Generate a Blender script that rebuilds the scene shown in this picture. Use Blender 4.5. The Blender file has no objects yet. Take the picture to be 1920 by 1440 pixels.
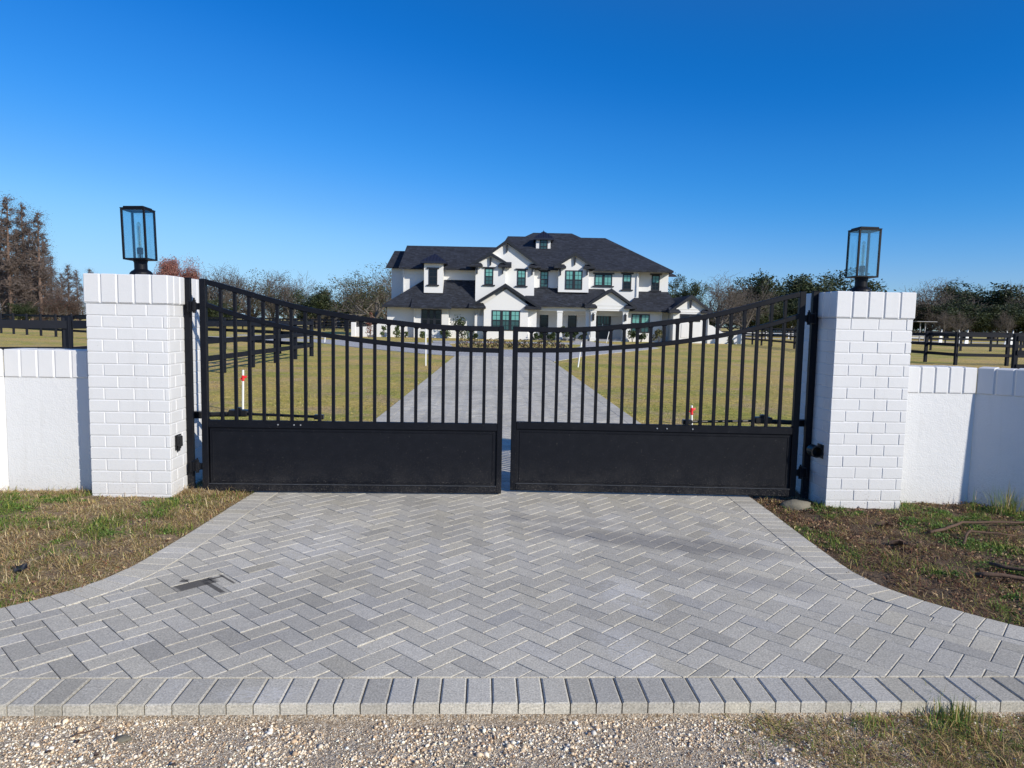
import bpy, math, random
import numpy as np
from mathutils import Vector, Matrix, noise as mnoise

R = math.radians
scene = bpy.context.scene
COL = scene.collection
rng = np.random.default_rng(7)
random.seed(7)

# ------------------------------------------------------------------ objects
def tag(o, label=None, cat=None, group=None, kind=None):
    if label: o['label'] = label
    if cat: o['category'] = cat
    if group: o['group'] = group
    if kind: o['kind'] = kind
    return o

def empty(name, loc=(0, 0, 0), rz=0.0, label=None, cat=None, group=None):
    o = bpy.data.objects.new(name, None)
    o.empty_display_size = 0.2
    o.location = loc
    o.rotation_euler = (0, 0, rz)
    COL.objects.link(o)
    return tag(o, label, cat, group)

def link_mesh(name, me, parent=None):
    o = bpy.data.objects.new(name, me)
    COL.objects.link(o)
    if parent: o.parent = parent
    return o

def np_obj(name, verts, faces, mat, parent=None, col=None, smooth=False):
    """verts (n,3), faces list of arrays each (m,k) with constant k"""
    if not isinstance(faces, (list, tuple)): faces = [faces]
    faces = [f for f in faces if len(f)]
    me = bpy.data.meshes.new(name)
    me.vertices.add(len(verts))
    me.vertices.foreach_set('co', np.asarray(verts, np.float32).ravel())
    nl = sum(f.size for f in faces)
    npoly = sum(len(f) for f in faces)
    me.loops.add(nl)
    me.loops.foreach_set('vertex_index', np.concatenate([f.ravel() for f in faces]).astype(np.int32))
    me.polygons.add(npoly)
    tot = np.concatenate([np.full(len(f), f.shape[1]) for f in faces])
    start = np.concatenate([[0], np.cumsum(tot)[:-1]])
    me.polygons.foreach_set('loop_start', start.astype(np.int32))
    try: me.polygons.foreach_set('loop_total', tot.astype(np.int32))
    except Exception: pass
    if smooth: me.polygons.foreach_set('use_smooth', np.ones(npoly, bool))
    if col is not None:
        a = me.attributes.new('Col', 'FLOAT_COLOR', 'POINT')
        c4 = np.ones((len(verts), 4), np.float32); c4[:, :3] = col
        a.data.foreach_set('color', c4.ravel())
    me.materials.append(mat)
    me.update(calc_edges=True)
    me.validate()
    return link_mesh(name, me, parent)

class MB:
    def __init__(s): s.v = []; s.f = []; s.c = []; s.cur = None
    def add(s, vs, fs, col=None):
        b = len(s.v); s.v += [tuple(v) for v in vs]; s.f += [[b + i for i in f] for f in fs]
        s.c += [col or (1, 1, 1)] * len(vs)
    def box(s, x0, x1, y0, y1, z0, z1, col=None):
        s.add([(x0,y0,z0),(x1,y0,z0),(x1,y1,z0),(x0,y1,z0),(x0,y0,z1),(x1,y0,z1),(x1,y1,z1),(x0,y1,z1)],
              [(0,3,2,1),(4,5,6,7),(0,1,5,4),(1,2,6,5),(2,3,7,6),(3,0,4,7)], col)
    def cbox(s, x0, x1, y0, y1, z0, z1, c=0.004, col=None, M=None):
        """box with chamfered edges"""
        vs = []
        for sz in (0, 1):
            for sy in (0, 1):
                for sx in (0, 1):
                    x = (x0, x1)[sx]; y = (y0, y1)[sy]; z = (z0, z1)[sz]
                    ix = x + (c if sx == 0 else -c); iy = y + (c if sy == 0 else -c); iz = z + (c if sz == 0 else -c)
                    vs += [(x, iy, iz), (ix, y, iz), (ix, iy, z)]
        def V(sx, sy, sz, k): return (sz * 4 + sy * 2 + sx) * 3 + k
        fs = []
        fs.append([V(0,0,0,0),V(0,0,1,0),V(0,1,1,0),V(0,1,0,0)]); fs.append([V(1,0,0,0),V(1,1,0,0),V(1,1,1,0),V(1,0,1,0)])
        fs.append([V(0,0,0,1),V(1,0,0,1),V(1,0,1,1),V(0,0,1,1)]); fs.append([V(0,1,0,1),V(0,1,1,1),V(1,1,1,1),V(1,1,0,1)])
        fs.append([V(0,0,0,2),V(0,1,0,2),V(1,1,0,2),V(1,0,0,2)]); fs.append([V(0,0,1,2),V(1,0,1,2),V(1,1,1,2),V(0,1,1,2)])
        for a in (0, 1):
            for b in (0, 1):
                fs.append([V(a,b,0,0),V(a,b,1,0),V(a,b,1,1),V(a,b,0,1)])
                fs.append([V(a,0,b,0),V(a,1,b,0),V(a,1,b,2),V(a,0,b,2)])
                fs.append([V(0,a,b,1),V(1,a,b,1),V(1,a,b,2),V(0,a,b,2)])
        for a in (0,1):
            for b in (0,1):
                for d in (0,1): fs.append([V(a,b,d,0),V(a,b,d,1),V(a,b,d,2)])
        if M is not None: vs = [tuple(M @ Vector(v)) for v in vs]
        s.add(vs, fs, col)
    def slab(s, pts, t, col=None):
        """polygon (3d, wound CCW from above) with thickness t downwards"""
        n = len(pts)
        s.add(list(pts) + [(p[0], p[1], p[2] - t) for p in pts],
              [list(range(n)), list(range(2*n-1, n-1, -1))] + [[i, i+n, (i+1)%n+n, (i+1)%n] for i in range(n)], col)
    def prism_xz(s, pts, y0, y1, col=None):
        """outline in x,z extruded along y"""
        n = len(pts)
        s.add([(p[0], y0, p[1]) for p in pts] + [(p[0], y1, p[1]) for p in pts],
              [list(range(n)), list(range(2*n-1, n-1, -1))] + [[i, i+n, (i+1)%n+n, (i+1)%n] for i in range(n)], col)
    def tube(s, pts, rs, n=8, col=None, cap=True):
        pts = [Vector(p) for p in pts]
        if not hasattr(rs, '__len__'): rs = [rs] * len(pts)
        b = []
        for i, p in enumerate(pts):
            d = (pts[min(i+1, len(pts)-1)] - pts[max(i-1, 0)]).normalized()
            a = Vector((0, 0, 1)) if abs(d.z) < 0.9 else Vector((1, 0, 0))
            u = d.cross(a).normalized(); w = d.cross(u)
            b += [tuple(p + (u * math.cos(2*math.pi*k/n) + w * math.sin(2*math.pi*k/n)) * rs[i]) for k in range(n)]
        fs = []
        for i in range(len(pts)-1):
            for k in range(n): fs.append([i*n+k, i*n+(k+1)%n, (i+1)*n+(k+1)%n, (i+1)*n+k])
        if cap: fs += [list(range(n-1, -1, -1)), [(len(pts)-1)*n+k for k in range(n)]]
        s.add(b, fs, col)
    def lathe(s, prof, cx, cy, n=20, col=None):
        vs = []; fs = []
        for r, z in prof: vs += [(cx + r*math.cos(2*math.pi*k/n), cy + r*math.sin(2*math.pi*k/n), z) for k in range(n)]
        for i in range(len(prof)-1):
            for k in range(n): fs.append([i*n+k, i*n+(k+1)%n, (i+1)*n+(k+1)%n, (i+1)*n+k])
        fs += [list(range(n-1, -1, -1)), [(len(prof)-1)*n+k for k in range(n)]]
        s.add(vs, fs, col)
    def build(s, name, mat, parent=None, smooth=False, attr=False):
        me = bpy.data.meshes.new(name)
        me.from_pydata(s.v, [], s.f)
        if attr:
            a = me.attributes.new('Col', 'FLOAT_COLOR', 'POINT')
            c4 = np.ones((len(s.v), 4), np.float32); c4[:, :3] = s.c
            a.data.foreach_set('color', c4.ravel())
        me.materials.append(mat)
        import bmesh
        bm = bmesh.new(); bm.from_mesh(me); bmesh.ops.recalc_face_normals(bm, faces=bm.faces); bm.to_mesh(me); bm.free()
        if smooth:
            for p in me.polygons: p.use_smooth = True
        me.update()
        return link_mesh(name, me, parent)

# ---------------------------------------------------------------- materials
class NT:
    def __init__(s, name):
        s.m = bpy.data.materials.new(name); s.m.use_nodes = True
        s.t = s.m.node_tree; s.t.nodes.clear()
        s.out = s.n('ShaderNodeOutputMaterial')
    def n(s, ty, **kw):
        nd = s.t.nodes.new(ty)
        for k, v in kw.items():
            if k == 'inp':
                for a, b in v.items():
                    if isinstance(b, tuple) and len(b) == 2 and hasattr(b[0], 'outputs'): s.t.links.new(b[0].outputs[b[1]], nd.inputs[a])
                    elif hasattr(b, 'outputs'): s.t.links.new(b.outputs[0], nd.inputs[a])
                    elif hasattr(b, 'is_output'): s.t.links.new(b, nd.inputs[a])
                    else: nd.inputs[a].default_value = b
            else: setattr(nd, k, v)
        return nd
    def ramp(s, fac, stops, interp='LINEAR'):
        r = s.n('ShaderNodeValToRGB', inp={'Fac': fac}); cr = r.color_ramp; cr.interpolation = interp
        while len(cr.elements) > 1: cr.elements.remove(cr.elements[-1])
        cr.elements[0].position = stops[0][0]; cr.elements[0].color = c4(stops[0][1])
        for p, c in stops[1:]:
            e = cr.elements.new(p); e.color = c4(c)
        return r
    def noise(s, scale, detail=4, rough=0.55, coord='Object', vec=None):
        if vec is None: vec = s.coord(coord)
        return s.n('ShaderNodeTexNoise', inp={'Vector': vec, 'Scale': scale, 'Detail': detail, 'Roughness': rough})
    def coord(s, which='Object'):
        if not hasattr(s, '_tc'): s._tc = s.n('ShaderNodeTexCoord')
        return s._tc.outputs[which]
    def mix(s, fac, a, b, mode='MIX'):
        m = s.n('ShaderNodeMix', data_type='RGBA', blend_type=mode)
        for i, v in ((0, fac), (6, a), (7, b)):
            if hasattr(v, 'outputs'): s.t.links.new(v.outputs[0], m.inputs[i])
            elif hasattr(v, 'is_output'): s.t.links.new(v, m.inputs[i])
            else: m.inputs[i].default_value = c4(v) if i else v
        return m.outputs[2]
    def math(s, op, a, b=0.0, clamp=False):
        m = s.n('ShaderNodeMath', operation=op, use_clamp=clamp)
        for i, v in enumerate((a, b)):
            if hasattr(v, 'outputs'): s.t.links.new(v.outputs[0], m.inputs[i])
            elif hasattr(v, 'is_output'): s.t.links.new(v, m.inputs[i])
            else: m.inputs[i].default_value = v
        return m.outputs[0]
    def bsdf(s, color, rough=0.8, bump=None, bstr=0.3, bdist=0.01, **kw):
        b = s.n('ShaderNodeBsdfPrincipled')
        for k, v in (('Base Color', color), ('Roughness', rough)) + tuple(kw.items()):
            k = k.replace('_', ' ')
            if hasattr(v, 'outputs'): s.t.links.new(v.outputs[0], b.inputs[k])
            elif hasattr(v, 'is_output'): s.t.links.new(v, b.inputs[k])
            else: b.inputs[k].default_value = c4(v) if k == 'Base Color' else v
        if bump is not None:
            bp = s.n('ShaderNodeBump', inp={'Strength': bstr, 'Distance': bdist, 'Height': bump})
            s.t.links.new(bp.outputs[0], b.inputs['Normal'])
        s.t.links.new(b.outputs[0], s.out.inputs['Surface'])
        return b
def c4(c):
    if hasattr(c, '__len__'): return tuple(c) + (1,) if len(c) == 3 else tuple(c)
    return (c, c, c, 1)

def m_white(name, bump_scale, bstr, bdist, base=(.70,.70,.70)):
    t = NT(name)
    n1 = t.noise(2.5, 5); n3 = t.noise(90, 3)
    n2 = t.math('ADD', t.noise(bump_scale, 5, .6).outputs[0], t.math('MULTIPLY', t.noise(17, 3, .5).outputs[0], .9))
    st = t.ramp(t.noise(7, 5, .65, vec=t.n('ShaderNodeMapping', inp={'Vector': t.coord(), 'Scale': (1.6, 1.6, .13)})), [(.55, 0), (.78, .16)])
    col = t.mix(t.ramp(n1, [(.35, .0), (.7, 1)]), tuple(b*.965 for b in base), base)
    col = t.mix(st, col, (.42, .41, .38))
    # soil splash near the ground
    z = t.n('ShaderNodeSeparateXYZ', inp={0: t.n('ShaderNodeNewGeometry').outputs['Position']})
    low = t.ramp(z.outputs[2], [(.0, 1), (.16, .25), (.42, 0)])
    sp = t.ramp(n3, [(.60, 0), (.68, 1)])
    f = t.math('MULTIPLY', low, sp)
    col = t.mix(t.math('MULTIPLY', f, .7), col, (.16, .12, .08))
    col = t.mix(t.math('MULTIPLY', low, .16), col, (.42, .36, .27))
    sp2 = t.ramp(t.noise(38, 2), [(.76, 0), (.79, .45)])
    col = t.mix(sp2, col, (.3, .28, .25))
    t.bsdf(col, .6, bump=n2, bstr=bstr, bdist=bdist)
    return t.m

def m_metal(name, col=(.0040, .0048, .0082), rough=.48):
    t = NT(name)
    n = t.noise(14, 5); n2 = t.noise(160, 3)
    c = t.mix(t.ramp(n, [(.45, 0), (.75, .5)]), col, tuple(x*1.5+.001 for x in col))
    dust = t.ramp(t.noise(70, 2, .5), [(.70, 0), (.74, .5)])
    c = t.mix(t.math('MULTIPLY', dust, .35), c, (.16, .15, .13))
    z = t.n('ShaderNodeSeparateXYZ', inp={0: t.n('ShaderNodeNewGeometry').outputs['Position']}).outputs[2]
    spl = t.math('MULTIPLY', t.ramp(z, [(.02, 1), (.16, .25), (.45, 0)]), t.ramp(t.noise(120, 3, .7), [(.58, 0), (.68, 1)]))
    c = t.mix(t.math('MULTIPLY', spl, .55), c, (.30, .27, .23))
    film = t.math('MULTIPLY', t.ramp(z, [(.0, 1), (.3, 0)]), t.ramp(t.noise(5, 4, .7), [(.4, 0), (.7, 1)]))
    c = t.mix(t.math('MULTIPLY', film, .10), c, (.22, .20, .18))
    r = t.math('ADD', t.math('MULTIPLY', n, .25), rough-.12)
    t.bsdf(c, r, bump=n2, bstr=.12, bdist=.002, Specular_IOR_Level=.22)
    return t.m

def m_simple(name, col, rough=.7, var=.15, scale=6, **kw):
    t = NT(name)
    n = t.noise(scale, 4)
    c = t.mix(n, tuple(x*(1-var) for x in col), tuple(min(1, x*(1+var)) for x in col))
    t.bsdf(c, rough, bump=n, bstr=.15, bdist=.01, **kw)
    return t.m

def m_attr(name, rough=.8, var=.25, scale=60, sheen=0.0, trans=0.0, speck=False):
    t = NT(name)
    a = t.n('ShaderNodeAttribute', attribute_name='Col')
    n = t.noise(scale, 3)
    f = t.ramp(n, [(.3, 1-var), (.7, 1+var)])
    c = t.mix(1.0, a.outputs['Color'], f, 'MULTIPLY')
    if trans:
        b = t.bsdf(c, rough)
        tr = t.n('ShaderNodeBsdfTranslucent', inp={'Color': c})
        mx = t.n('ShaderNodeMixShader', inp={0: trans, 1: b, 2: tr})
        t.t.links.new(mx.outputs[0], t.out.inputs['Surface'])
    else: t.bsdf(c, rough)
    return t.m

def m_paver():
    t = NT('concrete_paver')
    a = t.n('ShaderNodeAttribute', attribute_name='Col')
    fine = t.noise(120, 5, .75); mid = t.noise(28, 4)
    c = t.mix(1.0, a.outputs['Color'], t.ramp(fine, [(.32, .55), (.68, 1.36)]), 'MULTIPLY')
    c = t.mix(1.0, c, t.ramp(mid, [(.3, .91), (.7, 1.07)]), 'MULTIPLY')
    big = t.noise(.55, 4)
    c = t.mix(1.0, c, t.ramp(big, [(.35, .87), (.6, 1.04)]), 'MULTIPLY')
    # pale sand grains stuck on the face
    v = t.n('ShaderNodeTexVoronoi', inp={'Vector': t.coord(), 'Scale': 62, 'Randomness': 1.0})
    g = t.math('MULTIPLY', t.ramp(v.outputs['Distance'], [(.10, 1), (.17, 0)]), t.ramp(t.n('ShaderNodeSeparateColor', inp={0: v.outputs['Color']}).outputs[0], [(.80, 0), (.82, 1)]))
    c = t.mix(t.math('MULTIPLY', g, .75), c, (.72, .71, .68))
    # chalky scuffs in two tracks and one damp spot
    geo = t.n('ShaderNodeNewGeometry').outputs['Position']
    def blob(x, y, rx, ry, ang, pw):
        mp = t.n('ShaderNodeMapping', vector_type='TEXTURE', inp={'Vector': geo, 'Location': (x, y, 0), 'Rotation': (0, 0, ang), 'Scale': (rx, ry, 5)})
        ln = t.n('ShaderNodeVectorMath', operation='LENGTH', inp={0: mp})
        return t.ramp(ln.outputs['Value'], [(0, 1), (.55, .8), (1, 0)])
    rr = t.n('ShaderNodeMapping', inp={'Vector': geo, 'Rotation': (0, 0, .6), 'Scale': (1, 4.5, 1)})
    sc = t.math('MULTIPLY', t.ramp(t.noise(24, 6, .8, vec=rr), [(.46, 0), (.54, 1)]), t.ramp(t.noise(70, 4, .8), [(.35, .25), (.55, 1)]))
    for x, y, rx, ry, an in ((-1.06, 4.62, .26, .55, -.35), (.82, 3.75, .16, .35, .45), (.68, 3.12, .14, .28, .3), (-.88, 2.73, .22, .08, 0)):
        m = t.math('MULTIPLY', blob(x, y, rx, ry, an, 1), sc)
        c = t.mix(t.math('MULTIPLY', m, .48), c, (.76, .75, .73))
    # soft dark bands, most sweeping in from the right
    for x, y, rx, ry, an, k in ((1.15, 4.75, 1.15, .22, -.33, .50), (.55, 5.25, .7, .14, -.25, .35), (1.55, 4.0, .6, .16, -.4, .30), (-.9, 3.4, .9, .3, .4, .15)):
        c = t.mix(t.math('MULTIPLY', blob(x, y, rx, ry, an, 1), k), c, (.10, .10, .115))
    for x, y, rx, ry, an in ((-1.592, 3.908, .102, .049, math.pi/4), (-1.475, 3.862, .105, .013, -math.pi/4), (-1.452, 3.995, .09, .007, -math.pi/4), (-1.53, 3.992, .06, .010, math.pi/4), (-1.675, 3.955, .020, .020, 0)):
        mp = t.n('ShaderNodeMapping', vector_type='TEXTURE', inp={'Vector': geo, 'Location': (x, y, 0), 'Rotation': (0, 0, an), 'Scale': (rx, ry, 5)})
        ln = t.n('ShaderNodeVectorMath', operation='ABSOLUTE', inp={0: t.n('ShaderNodeVectorMath', operation='ADD', inp={0: mp, 1: t.n('ShaderNodeVectorMath', operation='SCALE', inp={0: t.n('ShaderNodeVectorMath', operation='SUBTRACT', inp={0: t.noise(26, 4).outputs['Color'], 1: (.5, .5, .5)}), 'Scale': .30})})})
        sp_ = t.n('ShaderNodeSeparateXYZ', inp={0: ln})
        c = t.mix(t.ramp(t.math('MULTIPLY', t.math('MAXIMUM', sp_.outputs[0], sp_.outputs[1]), .5), [(.46, .80), (.60, 0)]), c, (.034, .030, .027))
    t.bsdf(c, .85, bump=fine, bstr=.35, bdist=.003)
    return t.m

def m_ground():
    """short dormant lawn; bare soil close to the wall; shell gravel on the road shoulder"""
    t = NT('ground_cover')
    pos = t.n('ShaderNodeNewGeometry').outputs['Position']
    sx = t.n('ShaderNodeSeparateXYZ', inp={0: pos})
    n1 = t.noise(.35, 6, .6, vec=pos); n2 = t.noise(4, 6, .7, vec=pos); n3 = t.noise(55, 4, .7, vec=pos); n0 = t.noise(.06, 3, .5, vec=pos)
    lawn = t.ramp(n2, [(.25, (.28, .23, .036)), (.42, (.43, .34, .06)), (.58, (.56, .43, .10)), (.78, (.70, .53, .18))])
    green = t.ramp(n2, [(.3, (.19, .22, .03)), (.7, (.46, .42, .06))])
    lawn = t.mix(t.ramp(n1, [(.44, 0), (.56, .9)]), lawn, green)
    lawn = t.mix(t.ramp(t.noise(.16, 5, .65, vec=pos), [(.46, 0), (.60, .75)]), lawn, (.60, .40, .13))
    rose = t.ramp(t.noise(.8, 5, .7, vec=t.n('ShaderNodeMapping', inp={'Vector': pos, 'Location': (9, 4, 0)})), [(.50, 0), (.62, .7)])
    lawn = t.mix(rose, lawn, (.50, .34, .19))
    lawn = t.mix(1.0, lawn, t.ramp(t.noise(11, 5, .75, vec=pos), [(.3, .48), (.7, 1.50)]), 'MULTIPLY')
    lawn = t.mix(1.0, lawn, t.ramp(n3, [(.25, .50), (.75, 1.48)]), 'MULTIPLY')
    soil = t.ramp(n3, [(.3, (.09, .065, .04)), (.5, (.24, .17, .10)), (.7, (.46, .34, .20))])
    # gravel shoulder
    v = t.n('ShaderNodeTexVoronoi', inp={'Vector': pos, 'Scale': 210})
    hue = t.n('ShaderNodeSeparateColor', inp={0: v.outputs['Color']})
    gr = t.ramp(hue.outputs[0], [(.1, (.40, .29, .18)), (.35, (.60, .46, .31)), (.6, (.75, .61, .44)), (.9, (.88, .78, .62))])
    gr = t.mix(1.0, gr, t.ramp(v.outputs['Distance'], [(.2, 1.1), (.7, .5)]), 'MULTIPLY')
    isgrav = t.ramp(sx.outputs[1], [(2.66/10, 1), (2.67/10, 0)])
    y10 = t.math('MULTIPLY', sx.outputs[1], .1)
    isgrav = t.ramp(y10, [(.2655, 1), (.2665, 0)])
    issoil = t.ramp(t.math('ADD', y10, t.math('MULTIPLY', t.math('SUBTRACT', n2.outputs[0], .5), .03)), [(.615, 1), (.66, 0)])
    mulch = t.ramp(n3, [(.3, (.030, .020, .013)), (.5, (.085, .055, .033)), (.75, (.22, .15, .09))])
    soil = t.mix(t.ramp(t.math('MULTIPLY', t.math('ADD', sx.outputs[0], 5.0), .1), [(.5, 0), (.6, .8)]), soil, mulch)
    c = t.mix(issoil, lawn, soil)
    c = t.mix(isgrav, c, gr)
    bmp = t.math('ADD', n3.outputs[0], t.math('MULTIPLY', n2.outputs[0], 1.5))
    t.bsdf(c, .95, bump=bmp, bstr=.8, bdist=.03)
    return t.m

def m_road(name, base=(.30, .30, .315)):
    t = NT(name)
    pos = t.coord()
    mp = t.n('ShaderNodeMapping', inp={'Vector': pos, 'Rotation': (0, 0, R(45))})
    b = t.n('ShaderNodeTexBrick', inp={'Vector': mp, 'Color1': c4(base), 'Color2': c4(tuple(x*1.15 for x in base)), 'Mortar': c4(tuple(x*.5 for x in base)),
        'Scale': 1.0, 'Mortar Size': .006, 'Brick Width': .2, 'Row Height': .1})
    n = t.noise(.6, 5, .6); n2 = t.noise(7, 4)
    c = t.mix(1.0, b.outputs['Color'], t.ramp(n, [(.35, .88), (.65, 1.08)]), 'MULTIPLY')
    c = t.mix(1.0, c, t.ramp(n2, [(.3, .88), (.7, 1.12)]), 'MULTIPLY')
    t.bsdf(c, .88, bump=n2, bstr=.2, bdist=.01)
    return t.m

def m_shingle():
    t = NT('roof_shingle')
    pos = t.coord()
    sp = t.n('ShaderNodeSeparateXYZ', inp={0: pos})
    # shingle tabs: rows follow height, tabs follow the length of the wall
    mp = t.n('ShaderNodeCombineXYZ', inp={0: t.math('ADD', sp.outputs[0], sp.outputs[1]), 1: t.math('MULTIPLY', sp.outputs[2], 1.0), 2: 0.0})
    b = t.n('ShaderNodeTexBrick', inp={'Vector': mp, 'Color1': (.009, .0115, .019, 1), 'Color2': (.030, .036, .052, 1), 'Mortar': (.008, .009, .012, 1),
        'Scale': 1.0, 'Mortar Size': .008, 'Brick Width': .32, 'Row Height': .085, 'Bias': -.1})
    n = t.noise(5, 5, .7); n2 = t.noise(1.2, 3)
    c = t.mix(1.0, b.outputs['Color'], t.ramp(n, [(.3, .55), (.7, 1.6)]), 'MULTIPLY')
    c = t.mix(1.0, c, t.ramp(n2, [(.3, .85), (.7, 1.15)]), 'MULTIPLY')
    t.bsdf(c, .85, bump=b.outputs['Fac'], bstr=.4, bdist=.02)
    return t.m

def m_glass_pane(name='lantern_glass', tint=(.86, .93, .95), a=.10):
    t = NT(name)
    tr = t.n('ShaderNodeBsdfTransparent', inp={'Color': c4(tint)})
    gl = t.n('ShaderNodeBsdfGlossy', inp={'Color': (.9, .95, 1, 1), 'Roughness': .03})
    mx = t.n('ShaderNodeMixShader', inp={0: a, 1: tr, 2: gl})
    t.t.links.new(mx.outputs[0], t.out.inputs['Surface'])
    return t.m

def m_window(name, col, refl=.25):
    t = NT(name)
    n = t.noise(1.3, 3)
    c = t.mix(n, tuple(x*.8 for x in col), tuple(x*1.2 for x in col))
    t.bsdf(c, .08, Specular_IOR_Level=refl*2)
    return t.m

def m_bark(name, c0, c1):
    t = NT(name)
    n = t.noise(5, 5, .7)
    t.bsdf(t.mix(n, c0, c1), .95, bump=n, bstr=.5, bdist=.03)
    return t.m

M = dict(
    cyptwig=m_bark('cypress_twig', (.09, .07, .062), (.19, .15, .13)),
    brick=m_white('white_painted_brick', 160, .30, .004),
    stucco=m_white('white_stucco', 75, .55, .006, (.70, .705, .71)),
    siding=m_simple('white_house_paint', (.72, .72, .71), .7, .02, 1.5),
    black=m_metal('black_powder_coat'),
    panel=m_metal('black_sheet_steel', (.0050, .0058, .0092), .55),
    bolt=m_simple('zinc_bolt', (.6, .6, .6), .3, .05, Metallic=.8),
    fence=m_simple('black_fence_board', (.007, .009, .016), .65, .35, 9, Specular_IOR_Level=.2),
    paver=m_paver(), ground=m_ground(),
    sand=m_simple('joint_sand', (.10, .095, .085), .95, .35, 90),
    lip=m_simple('edge_highlight', (.06, .065, .075), .4, .6, 30),  # lip colour lightened as if catching light, mottled for dust specks
    ring=m_road('driveway_pavers', (.43, .42, .405)), lane=m_road('pale_lane', (.46, .43, .40)),
    shingle=m_shingle(), trim=m_simple('black_trim', (.012, .013, .018), .45, .2),
    metal_roof=m_simple('standing_seam_metal', (.012, .014, .03), .4, .2),
    glass=m_glass_pane(), bulbglass=m_glass_pane('bulb_glass', (.93, .90, .82), .18),
    filament=m_simple('bulb_filament', (.5, .42, .25), .5, .1),
    teal=m_window('bright_window_pane', (.14, .37, .34)), teald=m_window('dim_window_pane', (.035, .09, .095)), dark=m_window('dark_window_pane', (.003, .004, .007), .22),
    door=m_simple('black_door_paint', (.010, .011, .014), .35, .2),
    blade=m_attr('grass_blade', .75, .12, 40, trans=.25), stone=m_attr('shell_gravel', .8, .12, 200), leaf=m_attr('leaf', .65, .2, 1.5, trans=.2),
    bark=m_bark('grey_bark', (.07, .06, .05), (.22, .195, .17)), barkd=m_bark('dark_bark', (.035, .028, .024), (.10, .085, .075)),
    cyp=m_bark('cypress_bark', (.10, .065, .05), (.25, .17, .13)), twig=m_bark('bare_twig', (.085, .07, .06), (.18, .15, .13)),
    pvc=m_simple('white_pvc', (.82, .82, .80), .35, .03), red=m_simple('red_tape', (.75, .02, .03), .5, .1),
    stick=m_bark('weathered_stick', (.06, .035, .022), (.16, .10, .07)), rock=m_bark('pale_rock', (.09, .08, .055), (.26, .235, .18)),
    plastic=m_simple('black_plastic', (.01, .01, .011), .35, .2), cream=m_simple('cream_wall', (.62, .55, .38), .8, .08),
    green=m_simple('green_roof', (.03, .16, .12), .6, .2), grey=m_simple('grey_sheet', (.30, .30, .31), .6, .1),
)

# -------------------------------------------------- the drive outline (metres)
LY = [2.655, 2.70, 2.78, 2.95, 3.15, 3.36, 3.57, 3.79, 4.11, 4.73, 6.0, 8.0, 10.4, 20.0, 30.3, 36.0]
LX = [-5.6, -5.0, -4.2, -3.45, -2.98, -2.66, -2.44, -2.24, -2.10, -2.03, -1.95, -1.76, -1.62, -1.42, -1.22, -1.1]
RX = [5.8, 5.2, 4.4, 3.72, 3.10, 2.78, 2.58, 2.42, 2.32, 2.325, 2.38, 2.40, 2.42, 2.60, 2.78, 2.9]
def xl(y): return float(np.interp(y, LY, LX))
def xr(y): return float(np.interp(y, LY, RX))
def off_curve(X, side, w):
    """offset polyline (X, LY) inwards by w"""
    P = [Vector((x, y)) for x, y in zip(X, LY)]
    out = []
    for i, p in enumerate(P):
        d = (P[min(i+1, len(P)-1)] - P[max(i-1, 0)]).normalized()
        nrm = Vector((d.y, -d.x)) * side
        out.append(p + nrm * w)
    return out
def smooth_curve(X, n=260):
    ys = np.array(LY); xs = np.array(X)
    pts = [Vector((a, b)) for a, b in zip(xs, ys)]
    # Catmull-Rom
    res = []
    for i in range(len(pts)-1):
        p0 = pts[max(i-1, 0)]; p1 = pts[i]; p2 = pts[i+1]; p3 = pts[min(i+2, len(pts)-1)]
        m1 = (p2-p0)*.5; m2 = (p3-p1)*.5
        k = max(2, int((p2-p1).length/.05))
        for j in range(k):
            t = j/k
            res.append(p1*(2*t**3-3*t*t+1)+m1*(t**3-2*t*t+t)+p2*(-2*t**3+3*t*t)+m2*(t**3-t*t))
    res.append(pts[-1])
    return res
CL = smooth_curve(LX); CR = smooth_curve(RX)
cly = np.array([p.y for p in CL]); clx = np.array([p.x for p in CL])
cry = np.array([p.y for p in CR]); crx = np.array([p.x for p in CR])
def xl(y): return float(np.interp(y, cly, clx))
def xr(y): return float(np.interp(y, cry, crx))
def fbm(x, y, s, o=3): return mnoise.fractal(Vector((x*s, y*s, 3.7)), 1.0, 2.0, o)

def ground_z(x, y):
    if y < 2.652:
        return -.062 + .006*fbm(x, y, 9) + .004*fbm(x, y, 40, 2) - .01*max(0, min(1, (2.2-y)))
    on = xl(y)+.10 < x < xr(y)-.10 and y < 36
    if on: return -.045
    edge = min(abs(x-xl(y)), abs(x-xr(y)))
    k = min(1, edge/.35)
    base = -.016 + k*(.012*fbm(x, y, 5) + .008*fbm(x, y, 20, 2) + .006)
    near = max(0, 1-abs(y-5)/3.5)
    if x < -2: base += .038*near*k
    elif x > 2: base -= .022*near*k
    if edge < .02: base -= .01
    return base if y < 9 else -.012

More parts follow.
